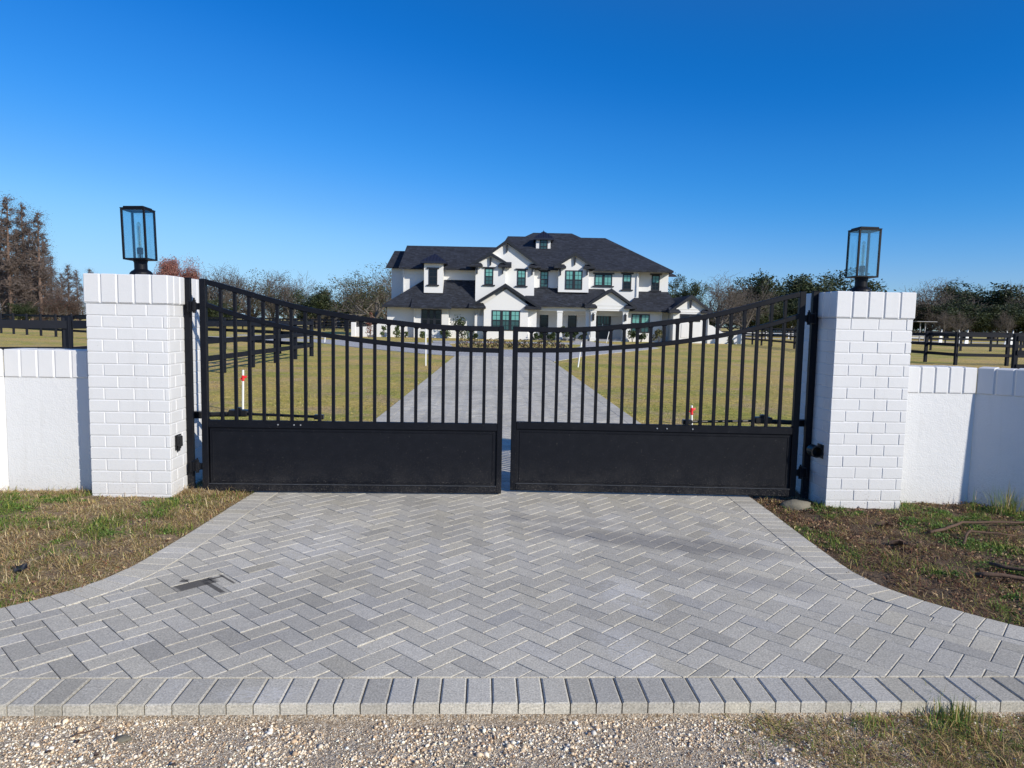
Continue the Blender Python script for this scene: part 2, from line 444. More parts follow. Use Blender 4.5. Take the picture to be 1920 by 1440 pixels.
# ------------------------------------------------------- ground: one big sheet
gx = np.unique(np.round(np.concatenate([np.linspace(-900, -60, 12), np.linspace(-60, -9, 18), np.arange(-9, 9.01, .06), np.linspace(9, 60, 18), np.linspace(60, 900, 12)]), 4))
gy = np.unique(np.round(np.concatenate([np.linspace(-300, -4, 8), np.arange(-4, 1.4, .4), np.arange(1.4, 2.64, .03), [2.648, 2.656], np.arange(2.68, 8.0, .05), np.arange(8, 20, .4), np.linspace(20, 120, 24), np.linspace(140, 1400, 12)]), 4))
GX, GY = np.meshgrid(gx, gy)
GZ = np.array([[ground_z(x, y) if abs(x) < 9.5 and 1 < y < 38 else (-.062 if y < 2.652 else -.012) for x in gx] for y in gy])
nx, ny = len(gx), len(gy)
idx = np.arange(nx*ny).reshape(ny, nx)
quads = np.stack([idx[:-1, :-1].ravel(), idx[:-1, 1:].ravel(), idx[1:, 1:].ravel(), idx[1:, :-1].ravel()], 1)
g = np_obj('ground', np.stack([GX.ravel(), GY.ravel(), GZ.ravel()], 1), quads, M['ground'], smooth=True)
tag(g, kind='structure')

# ---------------------------------------------------------------- paver drive
def clip(poly, a, n):
    """keep the part of poly where (p-a).n >= 0"""
    out = []
    for i in range(len(poly)):
        p, q = poly[i], poly[(i+1) % len(poly)]
        dp, dq = (p-a).dot(n), (q-a).dot(n)
        if dp >= 0: out.append(p)
        if dp*dq < 0: out.append(p + (q-p)*(dp/(dp-dq)))
    return out
def shrink(poly, w):
    """inset a convex CCW polygon"""
    n = len(poly); out = []
    for i in range(n):
        p0, p1, p2 = poly[i-1], poly[i], poly[(i+1) % n]
        e0 = (p1-p0); e1 = (p2-p1)
        if e0.length < 1e-6 or e1.length < 1e-6: return None
        e0.normalize(); e1.normalize()
        n0 = Vector((-e0.y, e0.x)); n1 = Vector((-e1.y, e1.x))
        b = n0+n1
        if b.length < .3: return None
        b /= (1 + n0.dot(n1))
        out.append(p1 + b*w)
    return out
def area(poly): return .5*sum(poly[i-1].x*poly[i].y-poly[i].x*poly[i-1].y for i in range(len(poly)))
PV = MB()
def tone():
    r = random.random()
    b = .510 + random.gauss(0, .024)
    if r < .15: b *= .87
    elif r < .25: b *= 1.08
    w = random.gauss(.036, .009)
    return (b*1.045*(1+w*.7), b*(1.0), b*.905*(1.0-w*2.0))
def paver(poly, zt=0.0, depth=.05, cham=.0036, gap=.0017):
    if len(poly) < 3 or abs(area(poly)) < .0006: return
    if area(poly) < 0: poly = poly[::-1]
    a = shrink(poly, gap); b = shrink(poly, gap+cham)
    if not a or not b or area(a) <= 0 or area(b) <= 0: return
    n = len(a); zt += random.gauss(0, .0006)
    tx, ty = random.gauss(0, .004), random.gauss(0, .004)
    cx = sum(p.x for p in a)/n; cy = sum(p.y for p in a)/n
    def z(p, d): return zt - d + (p.x-cx)*tx + (p.y-cy)*ty
    vs = [(p.x, p.y, z(p, 0)) for p in b] + [(p.x, p.y, z(p, cham*.62)) for p in a] + [(p.x, p.y, zt-depth) for p in a]
    fs = [list(range(n))] + [[n+i, n+(i+1) % n, (i+1) % n, i] for i in range(n)] + [[2*n+i, 2*n+(i+1) % n, n+(i+1) % n, n+i] for i in range(n)]
    PV.add(vs, fs, tone())
BW = .205     # border course depth
BL = off_curve(LX, 1, BW); BR = off_curve(RX, -1, BW)
def resample_inner(C, side, w):
    out = []
    for i, p in enumerate(C):
        d = (C[min(i+1, len(C)-1)] - C[max(i-1, 0)]).normalized()
        out.append(p + Vector((d.y, -d.x))*side*w)
    return out
IL = resample_inner(CL, 1, BW); IR = resample_inner(CR, -1, BW)
FY0, FY1 = 2.655, 2.862
# front soldier course
x = -5.428; k = 0
while x < 5.6:
    paver([Vector((x, FY0 - .001*math.sin(x*3))), Vector((x+.1035, FY0 - .001*math.sin(x*3))), Vector((x+.1035, FY1)), Vector((x, FY1))], 0, .062, .006, .0026)
    x += .1035
# side borders
def border(C, I, side):
    i = 0; last = 0
    acc = 0
    start = next(j for j, p in enumerate(I) if p.y > FY1 + .002)
    a_o, a_i = C[start], I[start]
    j = start
    far_step = .1035
    while j < len(C)-1:
        # advance until the mean arc reaches one brick width
        s = 0; jj = j
        while jj < len(C)-1 and s < far_step:
            s += ((C[jj+1]-C[jj]).length + (I[jj+1]-I[jj]).length)/2; jj += 1
        t = min(1, (far_step)/max(s, 1e-6))
        b_o = C[j] + (C[jj]-C[j])*t; b_i = I[j] + (I[jj]-I[j])*t
        yield a_o, a_i, b_o, b_i
        a_o, a_i = b_o, b_i
        C = list(C); I = list(I); C[jj-1] = b_o; I[jj-1] = b_i; j = jj-1
        if jj >= len(C)-1: break
for C, I, s in ((CL, IL, 1), (CR, IR, -1)):
    for a, b, c, d in border(C, I, s):
        if a.y > 31: break
        poly = [a, b, d, c]
        poly = clip(poly, Vector((0, FY1+.001)), Vector((0, 1)))
        if len(poly) >= 3: paver(poly)
# herringbone field at 45 degrees
ilx = np.array([p.x for p in IL]); ily = np.array([p.y for p in IL]); irx = np.array([p.x for p in IR]); iry = np.array([p.y for p in IR])
def nearest(I, arrx, arry, p):
    k = int(np.argmin((arrx-p.x)**2 + (arry-p.y)**2)); return k
U = .1022
ca = math.cos(math.pi/4)
def rot0(px, py): return Vector(((px-py)*ca*U, (px+py)*ca*U + FY1))
DAMP = Vector((-1.605, 3.90))      # the paver with the damp stain; the lattice is laid from it
_n = min((rot0(k+4*m+1, k+.5) for k in range(-40, 40) for m in range(-20, 20)), key=lambda q: (q-DAMP).length)
SH_ = DAMP - _n
def rot(px, py): return rot0(px, py) + SH_
def field(kmin, kmax, ymax):
    for k in range(kmin, kmax):
        for m in range(-60, 60):
            for (x0, y0, w, h) in ((k+4*m, k, 2, 1), (k+4*m+2, k-1, 1, 2)):
                c = rot(x0+w/2, y0+h/2)
                if c.y < FY1-.15 or c.y > ymax: continue
                if c.x < xl(c.y)-.1 or c.x > xr(c.y)+.1: continue
                poly = [rot(x0, y0), rot(x0+w, y0), rot(x0+w, y0+h), rot(x0, y0+h)]
                poly = clip(poly, Vector((0, FY1)), Vector((0, 1)))
                if len(poly) < 3: continue
                for I, ax, ay, sd in ((IL, ilx, ily, 1), (IR, irx, iry, -1)):
                    if not poly: break
                    j = nearest(I, ax, ay, c)
                    if (I[j]-c).length > .25: continue
                    j0 = max(0, j-1); j1 = min(len(I)-1, j+1)
                    d = (I[j1]-I[j0]).normalized(); nrm = Vector((d.y, -d.x))*sd
                    poly = clip(poly, I[j], nrm)
                if len(poly) < 3: continue
                if c.x < xl(c.y)+.02 or c.x > xr(c.y)-.02: continue
                paver(poly)
field(-130, 330, 31.0)
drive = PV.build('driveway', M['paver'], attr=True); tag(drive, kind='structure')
# jointing sand bed just under the paver faces
sv = []; sf = []
for i, y in enumerate(np.concatenate([[2.668], np.arange(2.75, 8, .08), np.arange(8, 31, .5)])):
    sv += [(xl(y)+.03, y, -.0085), (xr(y)-.03, y, -.0085)]
    if i: sf.append((2*i-2, 2*i-1, 2*i+1, 2*i))
bed = MB(); bed.add(sv, sf); tag(bed.build('joint_sand_bed', M['sand']), kind='structure')

# ------------------------------------------------------------------- pillars
def brick_pillar(label, x0, x1, zb, zt, first):
    y0, y1 = 5.77, 6.44
    root = empty('brick_gate_pillar', ((x0+x1)/2, (y0+y1)/2, 0), 0, label, 'gate pillar', 'white brick gate pillars')
    ox, oy = root.location.x, root.location.y
    zc = 1.586; H = (zc - zb)/17.0
    b = MB(); J = .007
    core = .0045
    b.box(x0+core-ox, x1-core-ox, y0+core-oy, y1-core-oy, zb, zc-.002)
    rb = random.Random(3)
    def face_bricks(a0, a1, start, fn, r):
        cuts = [a0]
        p = a0 + start
        while p < a1-.03: cuts.append(p); p += .2375
        cuts.append(a1)
        for u, v in zip(cuts[:-1], cuts[1:]): fn(u, v, u == a0, v == a1)
    for r in range(17):
        z0 = zb + r*H + .004; z1 = zb + (r+1)*H - .004
        st = .2375 if (r + first) % 2 == 0 else .125
        def jit(): return rb.uniform(-.0012, .0012)
        def front(u, v, f, l):
            b.cbox(u + (0 if f else J/2) - ox, v - (0 if l else J/2) - ox, y0+jit()-oy, y0+.03-oy, z0+jit(), z1+jit(), .0035)
        def back(u, v, f, l):
            b.cbox(u + (0 if f else J/2) - ox, v - (0 if l else J/2) - ox, y1-.03-oy, y1+jit()-oy, z0, z1, .0035)
        face_bricks(x0, x1, st, front, r); face_bricks(x0, x1, st, back, r)
        def left(u, v, f, l):
            b.cbox(x0+.0006+jit()*.3-ox, x0+.03-ox, u + (.0315 if f else J/2) - oy, v - (.0315 if l else J/2) - oy, z0, z1, .0035)
        def right(u, v, f, l):
            b.cbox(x1-.03-ox, x1-.0006+jit()*.3-ox, u + (.0315 if f else J/2) - oy, v - (.0315 if l else J/2) - oy, z0, z1, .0035)
        face_bricks(y0, y1, .125 if st > .2 else .2375, left, r); face_bricks(y0, y1, .125 if st > .2 else .2375, right, r)
    b.build('brick_body', M['brick'], root)
    c = MB(); e = .011
    c.box(x0-e+.009-ox, x1+e-.009-ox, y0-e+.009-oy, y1+e-.009-oy, zc, zt-.004)
    n = 5; w = (x1-x0+2*e)/n
    for i in range(n):
        u = x0-e+i*w; v = u+w
        c.cbox(u+(0 if i == 0 else .005)-ox, v-(0 if i == n-1 else .005)-ox, y0-e+rb.uniform(-.001, .001)-oy, y0+.1-oy, zc+.004, zt+rb.uniform(-.002, .002), .007)
        c.cbox(u+(0 if i == 0 else .005)-ox, v-(0 if i == n-1 else .005)-ox, y1-.1-oy, y1+e-oy, zc+.004, zt, .007)
    n = 4; w = (y1-y0-.2)/n
    for i in range(n):
        u = y0+.1+i*w; v = u+w
        for (xa, xb) in ((x0-e, x0+.1), (x1-.1, x1+e)):
            c.cbox(xa-ox, xb-ox, u+.005-oy, v-.005-oy, zc+.004, zt, .007)
    c.build('cap_course', M['brick'], root)
    return root
brick_pillar('white painted brick pillar beside the left gate leaf, short black lantern leaning on top', -3.168, -2.530, -.06, 1.820, 0)
brick_pillar('white painted brick pillar beside the right gate leaf, in front of the dark oaks', 2.932, 3.588, -.06, 1.808, 1)

# --------------------------------------------------------------- stucco walls
def stucco_wall(label, segs, zt):
    """segs: list of ((x0,y0),(x1,y1)) front-face lines, in order; thickness .25 behind"""
    a = segs[0][0]
    root = empty('stucco_wall', (a[0], a[1], 0), 0, label, 'wall', 'white stucco wing walls')
    body = MB(); cap = MB(); T = .24
    rb = random.Random(11)
    for si, ((x0, y0), (x1, y1)) in enumerate(segs):
        d = Vector((x1-x0, y1-y0)); L = d.length; d.normalize()
        nb = Vector((d.y, -d.x))
        if nb.y < 0: nb = -nb          # away from the road
        Mx = Matrix.Translation((x0-a[0], y0-a[1], 0)) @ Matrix(((d.x, nb.x, 0, 0), (d.y, nb.y, 0, 0), (0, 0, 1, 0), (0, 0, 0, 1)))
        def bx(mb, u0, u1, v0, v1, z0, z1, c):
            mb.cbox(u0, u1, v0, v1, z0, z1, c, M=Mx)
        ext = .0
        bx(body, 0, L, 0 + .0005*si, T, -.12, zt-.232, .001)
        n = max(1, round(L/.133)); w = L/n
        bx(cap, 0.002, L-.002, -.002, T+.002, zt-.232, zt-.006, .001)
        for i in range(n):
            bx(cap, i*w+.0045, (i+1)*w-.0045, -.011+rb.uniform(-.001, .001), T+.011, zt-.229, zt+rb.uniform(-.003, .003), .008)
    body.build('stucco_face', M['stucco'], root); cap.build('brick_coping', M['brick'], root)
    return root
stucco_wall('low white stucco wall left of the left brick pillar', [((-3.94, 5.95), (-3.12, 5.95)), ((-3.94-3.5*math.cos(R(47)), 5.95-3.5*math.sin(R(47))), (-3.94, 5.95))], 1.198)
stucco_wall('low white stucco wall right of the right brick pillar, with a shaded angled end', [((3.54, 5.95), (4.305, 5.95)), ((4.305, 5.95), (4.305+3.5*math.cos(R(43.5)), 5.95-3.5*math.sin(R(43.5))))], 1.183)

# ----------------------------------------------------------------- gate posts
def gate_post(label, x0, x1, eye_side, eye_z):
    cx = (x0+x1)/2
    root = empty('gate_post', (cx, 6.10, 0), 0, label, 'gate post', 'black steel hinge posts')
    p = MB(); p.cbox(x0-cx, x1-cx, -.022, .022, -.15, 1.815, .003); p.cbox(x0-cx-.003, x1-cx+.003, -.025, .025, 1.815, 1.822, .002)
    p.build('post', M['black'], root)
    h = MB()
    s = 1 if eye_side > 0 else -1     # towards the pillar
    for z in (1.58, .22):
        m = MB(); g = -s
        xa = (x1-cx) if g > 0 else (x0-cx)
        m.cbox(min(xa, xa+g*.010), max(xa, xa+g*.010), -.085, .02, z-.045, z+.045, .002)
        m.tube([(xa+g*.050, -.062, z-.055), (xa+g*.050, -.062, z+.055)], .014, 12)
        m.tube([(xa+g*.050, -.062, z-.034), (xa+g*.050, -.062, z+.034)], .020, 12)
        m.cbox(min(xa+g*.008, xa+g*.05), max(xa+g*.008, xa+g*.05), -.068, -.056, z-.04, z+.04, .002)
        m.cbox(min(xa+g*.05, xa+g*.108), max(xa+g*.05, xa+g*.108), -.070, -.054, z-.028, z+.028, .002)
        m.tube([(xa+g*.050, -.062, z+.055), (xa+g*.050, -.062, z+.072)], .008, 8)
        m.build('hinge', M['black'], root)
    return root
gate_post('black square steel post between the left pillar and the left gate leaf', -2.529, -2.476, -1, .47)
gate_post('black square steel post between the right pillar and the right gate leaf', 2.874, 2.931, 1, .44)

# photo eyes on the sides of the pillars
e = empty('safety_sensor', (-2.53, 5.90, .455), 0, 'small black box sensor on the inner side of the left brick pillar', 'gate sensor')
m = MB(); m.cbox(0.0, .012, -.05, .05, -.065, .06, .003); m.cbox(.012, .05, -.045, -.005, -.035, .055, .006); m.tube([(.03, -.047, .01), (.03, -.052, .01)], .014, 14); m.build('housing', M['plastic'], e)
m = MB(); m.tube([(.02, -.02, -.035), (.02, -.02, -.07)], .012, 10); m.tube([(.02, -.02, -.07), (.004, .0, -.078)], .008, 8); m.build('cable_gland', M['plastic'], e)
e = empty('safety_sensor', (2.932, 5.90, .44), 0, 'small black hooded sensor on the inner side of the right brick pillar', 'gate sensor')
m = MB(); n = 16
outer = [(-.05+.05*math.cos(a), .052*math.sin(a)) for a in [math.pi/2*1.0 + math.pi*2*i/n for i in range(n)]]
vs = []; 
for yy in (-.045, .05):
    for rr in (.052, .043): vs += [(-.054+rr*math.cos(2*math.pi*i/n), yy, rr*math.sin(2*math.pi*i/n)) for i in range(n)]
fs = []
for i in range(n):
    j = (i+1) % n
    fs += [[i, j, 2*n+j, 2*n+i], [n+i, 3*n+i, 3*n+j, n+j], [i, n+i, n+j, j], [2*n+i, 2*n+j, 3*n+j, 3*n+i]]
m.add(vs, fs); m.build('hood', M['plastic'], e)
m = MB(); m.cbox(-.006, 0, -.05, .06, -.06, .06, .002); m.cbox(-.085, -.006, .045, .055, -.04, .04, .002); m.build('mount_plate', M['plastic'], e)

# ---------------------------------------------------------------- gate leaves
def gate_leaf(label, origin, rz, L, s, top, mid, zbase, nbar):
    """hinge end at local x=0, free end at s*L. top/mid: list of (x, z) of the rail top edges"""
    root = empty('gate_leaf', origin, rz, label, 'gate', 'two leaves of the black driveway gate')
    def X(a, b): return (min(s*a, s*b), max(s*a, s*b))
    D = .024
    tx = [p[0] for p in top]; tz = [p[1] for p in top]; mx = [p[0] for p in mid]; mz = [p[1] for p in mid]
    def sm(xs, zs):
        P = [Vector(p) for p in zip(xs, zs)]; out = []
        for i in range(len(P)-1):
            p0, p1, p2, p3 = P[max(i-1, 0)], P[i], P[i+1], P[min(i+2, len(P)-1)]
            m1 = (p2-p0)/max((p2.x-p0.x), 1e-6)*(p2.x-p1.x); m2 = (p3-p1)/max((p3.x-p1.x), 1e-6)*(p2.x-p1.x)
            for j in range(6):
                t = j/6; out.append(p1*(2*t**3-3*t*t+1)+m1*(t**3-2*t*t+t)+p2*(-2*t**3+3*t*t)+m2*(t**3-t*t))
        out.append(P[-1]); return [p.x for p in out], [p.y for p in out]
    tx, tz = sm(tx, tz); mx, mz = sm(mx, mz)
    sw = .052; iw = .046
    zt0 = tz[0]; zt1 = tz[-1]
    m = MB(); m.cbox(*X(0, sw), -.025, .025, zbase, zt0+.004, .004); m.cbox(*X(0, sw+.012), -.008, .008, zbase+.05, zbase+.62, .002); m.build('hinge_stile', M['black'], root)
    m = MB(); m.cbox(*X(L-iw, L), -.024, .024, zbase, zt1+.002, .004); m.build('meeting_stile', M['black'], root)
    def rail(xs, zs, h, name, x0, x1, d=D):
        vs = []; fs = []; c = .003
        pts = [(x, z) for x, z in zip(xs, zs) if x0 < x < x1]
        pts = [(x0, float(np.interp(x0, xs, zs)))] + pts + [(x1, float(np.interp(x1, xs, zs)))]
        sec = [(-d, c), (-d, h-c), (-d+c, h), (d-c, h), (d, h-c), (d, c), (d-c, 0), (-d+c, 0)]
        for x, z in pts: vs += [(s*x, yy, z-zz) for yy, zz in sec]
        n = 8
        for i in range(len(pts)-1):
            for k in range(n): fs.append([i*n+k, i*n+(k+1) % n, (i+1)*n+(k+1) % n, (i+1)*n+k])
        fs += [list(range(n)), [(len(pts)-1)*n+k for k in range(n)]]
        q = MB(); q.add(vs, fs); return q.build(name, M['black'], root)
    rail(tx, tz, .044, 'top_rail', sw, L-iw, .0225)
    rail(mx, mz, .040, 'curved_rail', sw, L-iw, .0205)
    zp1 = zbase+.612; zp0 = zp1-.064
    m = MB(); m.cbox(*X(sw, L-iw), -.0235, .0235, zp0, zp1, .004); m.build('lock_rail', M['black'], root)
    m = MB(); m.cbox(*X(sw, L-iw), -.0235, .0235, zbase, zbase+.068, .004); m.build('bottom_rail', M['black'], root)
    # panel with a raised bead frame
    m = MB(); m.cbox(*X(sw, L-iw), -.008, .008, zbase+.066, zp0+.002, .001); pn = m.build('kick_panel', M['panel'], root)
    m = MB(); q = .010; a0, a1 = sw+.028, L-iw-.028; z0, z1 = zbase+.082, zp0-.020
    m.cbox(*X(a0, a1), -.012, -.007, z1-q, z1, .002); m.cbox(*X(a0, a1), -.012, -.007, z0, z0+q, .002)
    m.cbox(*X(a0, a0+q), -.0115, -.007, z0+q*.5, z1-q*.5, .002); m.cbox(*X(a1-q, a1), -.0115, -.007, z0+q*.5, z1-q*.5, .002)
    m.build('panel_bead', M['black'], pn)
    m = MB()
    m.cbox(*X(sw, L-iw), -.030, -.0238, zbase+.064, zbase+.069, .001); m.build('bottom_lip', M['lip'], root)
    # bars
    gap = (L-sw-iw)/(nbar+1)
    for i in range(nbar):
        xc = sw + gap*(i+1)
        zt = float(np.interp(xc, tx, tz)) - .030
        b = MB(); b.cbox(*X(xc-.0135, xc+.0135), -.0135, .0135, zp1-.004, zt, .003)
        # little weld webs where bar and rail meet
        for zz in (zt-.014,):
            for sg in (-1, 1):
                z_ = float(np.interp(xc+sg*.02, tx, tz)) - .043
                xa = s*(xc+sg*.0135); xb = s*(xc+sg*.027)
                b.prism_xz([(xa, z_-.012), (xb, z_+.004), (xa, z_+.004)] if s*sg > 0 else [(xa, z_-.012), (xa, z_+.004), (xb, z_+.004)], -.008, .008)
        b.build('bar', M['black'], root)
    return root, zp1
TL = [(0.0, 1.806), (.08, 1.800), (.42, 1.710), (.65, 1.649), (.885, 1.595), (1.125, 1.555), (1.367, 1.520), (1.613, 1.498), (1.916, 1.471), (2.174, 1.462), (2.563, 1.461)]
ML_ = [(0.0, 1.634), (.077, 1.606), (.291, 1.539), (.538, 1.474), (.782, 1.424), (1.011, 1.384), (1.259, 1.350), (1.479, 1.327), (1.723, 1.306), (1.949, 1.289), (2.176, 1.279), (2.563, 1.273)]
leaf_l, zp = gate_leaf('left leaf of the black driveway gate, highest at the left pillar', (-2.372, 6.03, 0), 0, 2.548, 1, TL, ML_, .012, 20)
TR = [(x*.985, z) for x, z in TL]; MR = [(x*.985, z+.003) for x, z in ML_]
leaf_r, _ = gate_leaf('right leaf of the black driveway gate, free end standing slightly inward', (2.765, 6.0, 0), -R(3.0), 2.512, -1, TR, MR, .018, 20)
def bolts(root, pts, name='bolt'):
    for (x, y, z) in pts:
        m = MB(); m.tube([(x, y, z), (x, y-.005, z)], .0065, 10); m.tube([(x, y-.005, z), (x, y-.008, z)], .0045, 10); m.build(name, M['bolt'], root, smooth=False)
bolts(leaf_l, [(.64, -.0235, .592), (.775, -.0235, .592), (.83, -.0235, .592)])
bolts(leaf_r, [(-1.235, -.0235, .598), (-1.15, -.0235, .598), (-.925, -.0235, .598)])

# swing arm gate openers behind the leaves
def opener(label, px, s):
    root = empty('gate_opener', (px, 6.22, .66), 0, label, 'gate opener', 'black arms that swing the gate')
    m = MB(); m.tube([(0, .0, -.02), (s*.42, -.02, -.005)], .021, 14); m.tube([(s*.40, -.02, -.005), (s*1.06, -.10, -.012)], .012, 12); m.build('arm', M['plastic'], root)
    m = MB(); m.cbox(min(s*.26, s*.42), max(s*.26, s*.42), -.050, .035, -.028, .030, .008); m.cbox(min(s*.31, s*.36), max(s*.31, s*.36), -.03, .02, .03, .05, .004); m.build('motor_housing', M['plastic'], root)
    m = MB(); m.cbox(min(s*1.02, s*1.10), max(s*1.02, s*1.10), -.14, -.09, -.03, .01, .003); m.cbox(min(-s*.06, s*.03), max(-s*.06, s*.03), -.04, .04, -.05, .01, .004); m.build('bracket', M['plastic'], root)
opener('black opener arm behind the left gate leaf, just above its panel', -2.47, 1)
opener('black opener arm behind the right gate leaf, just above its panel', 2.87, -1)

# ------------------------------------------------------------------- lanterns
def lantern(label, cx, cy, zb, tilt, h, rz=0):
    root = empty('post_lantern', (cx, cy, zb), 0, label, 'lantern', 'black glass lanterns on the pillars')
    root.rotation_euler = (0, R(tilt), R(rz))
    m = MB(); m.lathe([(.090, 0), (.090, .018), (.086, .032), (.074, .046), (.058, .055), (.054, .060)], 0, 0, 28); m.build('flange', M['black'], root, smooth=False)
    m = MB(); m.lathe([(.051, .058), (.051, .118), (.055, .122), (.055, .137)], 0, 0, 24); m.build('neck', M['black'], root)
    a = .098; z0 = .137; z1 = z0+h; t = .016
    m = MB(); m.cbox(-a, a, -a, a, z0, z0+.012, .002)
    for sx in (-1, 1):
        for sy in (-1, 1):
            m.cbox(min(sx*a, sx*(a-t)), max(sx*a, sx*(a-t)), min(sy*a, sy*(a-t)), max(sy*a, sy*(a-t)), z0+.012, z1, .0015)
    for sg in (-1, 1):
        m.cbox(-a+t, a-t, min(sg*a, sg*(a-t)), max(sg*a, sg*(a-t)), z1-.012, z1, .001); m.cbox(min(sg*a, sg*(a-t)), max(sg*a, sg*(a-t)), -a+t, a-t, z1-.012, z1, .001)
    m.build('cage', M['black'], root)
    m = MB(); m.cbox(-a-.003, a+.003, -a-.003, a+.003, z1, z1+.006, .002); m.cbox(-a+.016, a-.016, -a+.016, a-.016, z1+.006, z1+.020, .003); m.tube([(0, 0, z1+.02), (0, 0, z1+.026)], .006, 10); m.build('roof_plate', M['black'], root)
    for k in range(4):
        m = MB(); u = a-.005
        if k == 0: m.box(-a+t, a-t, -u-.0015, -u+.0015, z0+.012, z1-.012)
        if k == 1: m.box(-a+t, a-t, u-.0015, u+.0015, z0+.012, z1-.012)
        if k == 2: m.box(-u-.0015, -u+.0015, -a+t, a-t, z0+.012, z1-.012)
        if k == 3: m.box(u-.0015, u+.0015, -a+t, a-t, z0+.012, z1-.012)
        m.build('glass_pane', M['glass'], root)
    m = MB(); m.tube([(0, 0, z0+.012), (0, 0, z0+.055)], .010, 10); m.lathe([(.022, z0+.05), (.024, z0+.055), (.024, z0+.100), (.020, z0+.104)], 0, 0, 18)
    for sx in (-1, 1): m.box(sx*.018-.002, sx*.018+.002, -.004, .004, z0+.012, z0+.05)
    m.build('socket', M['plastic'], root)
    m = MB(); b0 = z0+.100; m.lathe([(.013, b0), (.015, b0+.02), (.0165, b0+.04), (.0165, b0+.19), (.014, b0+.205), (.007, b0+.214), (.001, b0+.216)], 0, 0, 18)
    bl = m.build('bulb', M['bulbglass'], root, smooth=True)
    m = MB()
    for k in range(6):
        an = k*math.pi/3
        m.tube([(.007*math.cos(an), .007*math.sin(an), b0+.03), (.008*math.cos(an), .008*math.sin(an), b0+.18)], .0011, 5)
    m.tube([(0, 0, b0+.01), (0, 0, b0+.185)], .0025, 6); m.build('filament', M['filament'], bl)
lantern('black glass lantern on top of the left brick pillar, leaning slightly to the left', -2.872, 6.08, 1.818, -1.6, .415)
lantern('black glass lantern on top of the right brick pillar, standing straight', 3.290, 6.08, 1.806, .6, .41)

# --------------------------------------------------------- utility stakes
def stake(label, x, y, h, r, tilt=(0, 0), tape=None, name='marker_stake'):
    root = empty(name, (x, y, -.01), 0, label, 'marker stake', 'white plastic stakes in the lawn')
    root.rotation_euler = (R(tilt[0]), R(tilt[1]), 0)
    m = MB(); m.tube([(0, 0, -.1), (0, 0, h)], r, 14); m.tube([(0, 0, h), (0, 0, h+.004)], r*.9, 14); m.build('pipe', M['pvc'], root)
    if tape:
        m = MB(); z0, z1 = tape
        m.lathe([(r+.001, z0), (r+.006, z0+.01), (r+.003, (z0+z1)/2), (r+.008, z1-.012), (r+.001, z1)], 0, 0, 12)
        m.add([(r, 0, z1-.02), (r+.045, .01, z1+.0), (r+.04, .0, z1-.035), (r, 0, z1-.05)], [(0, 1, 2, 3)])
        m.add([(-r, 0, z1-.03), (-r-.03, -.01, z1-.055), (-r-.028, .004, z1-.075), (-r, 0, z1-.06)], [(0, 1, 2, 3)])
        m.build('red_tape', M['red'], root)

TH = R(2.4)
def far(x, d): return (x*math.cos(TH) + d*math.sin(TH), -x*math.sin(TH) + d*math.cos(TH))

stake('white plastic stake with red tape near the left end of the left gate leaf', *far(-4.26, 11.08), .67, .017, (0, 1), (.50, .59))
stake('short white stake with red tape seen low through the right gate leaf', *far(2.74, 10.6), .30, .016, (0, -2), (.16, .27))
stake('tall white stake on the lawn just left of the driveway', *far(-2.9, 23.53), 1.22, .024, (0, -.5))
stake('white stake on the right lawn leaning to the right, by the driveway tip', *far(2.27, 24.3), .86, .024, (-4, 7))
stake('small white stake far back on the left lawn, in front of the side road', *far(-11.75, 44.0), .6, .035, (0, 5))
stake('thin white stake leaning beside the porch entrance of the house', *far(7.5, 56.5), 1.0, .03, (0, 12))

# ------------------------------------------------------------- grass blades
def blades(name, pts, h, w, lean, cols, kind='stuff', label=None, cat=None):
    """pts (n,3) roots; one curved blade of three verts pairs each"""
    n = len(pts)
    az = rng.uniform(0, 2*np.pi, n); le = np.clip(rng.normal(lean, .35, n), .03, 1.45)
    hh = h*rng.uniform(.5, 1.4, n); ww = w*rng.uniform(.6, 1.4, n)
    d = np.stack([np.cos(az), np.sin(az)], 1); sd = np.stack([-np.sin(az), np.cos(az)], 1)
    p0 = pts
    def at(t, bend):
        ang = le*(1+bend*t)
        ang = np.minimum(ang, 1.5)
        return np.concatenate([d*(np.sin(ang)*hh*t)[:, None], (np.cos(ang)*hh*t)[:, None]], 1)
    m = p0 + at(.55, .0); tp = p0 + at(1.0, .5)
    s3 = np.concatenate([sd, np.zeros((n, 1))], 1)*ww[:, None]*.5
    V = np.stack([p0-s3, p0+s3, m+s3*.8, m-s3*.8, tp], 1).reshape(-1, 3)
    b = np.arange(n)*5
    q = np.stack([b, b+1, b+2, b+3], 1); t = np.stack([b+3, b+2, b+4], 1)
    C = np.repeat(cols, 5, 0)
    o = np_obj(name, V, [q, t], M['blade'], col=C)
    return tag(o, label, cat, kind=kind)
def pal(n, choices, probs):
    k = rng.choice(len(choices), n, p=probs); c = np.array(choices)[k]
    return np.clip(c*rng.uniform(.7, 1.3, (n, 1)), 0, 1)
STRAW = (.58, .42, .19); PALE = (.72, .58, .34); BROWN = (.26, .16, .09); GREEN = (.13, .22, .03); OLIVE = (.32, .32, .07); RUST = (.30, .13, .07)
def scatter(n, x0, x1, y0, y1, keep):
    x = rng.uniform(x0, x1, n); y = rng.uniform(y0, y1, n)
    k = np.array([keep(a, b) for a, b in zip(x, y)])
    x, y = x[k], y[k]
    z = np.array([ground_z(a, b) for a, b in zip(x, y)])
    return np.stack([x, y, z], 1)
def off_drive(a, b, mrg=.0):
    return (a < xl(b)-mrg or a > xr(b)+mrg)
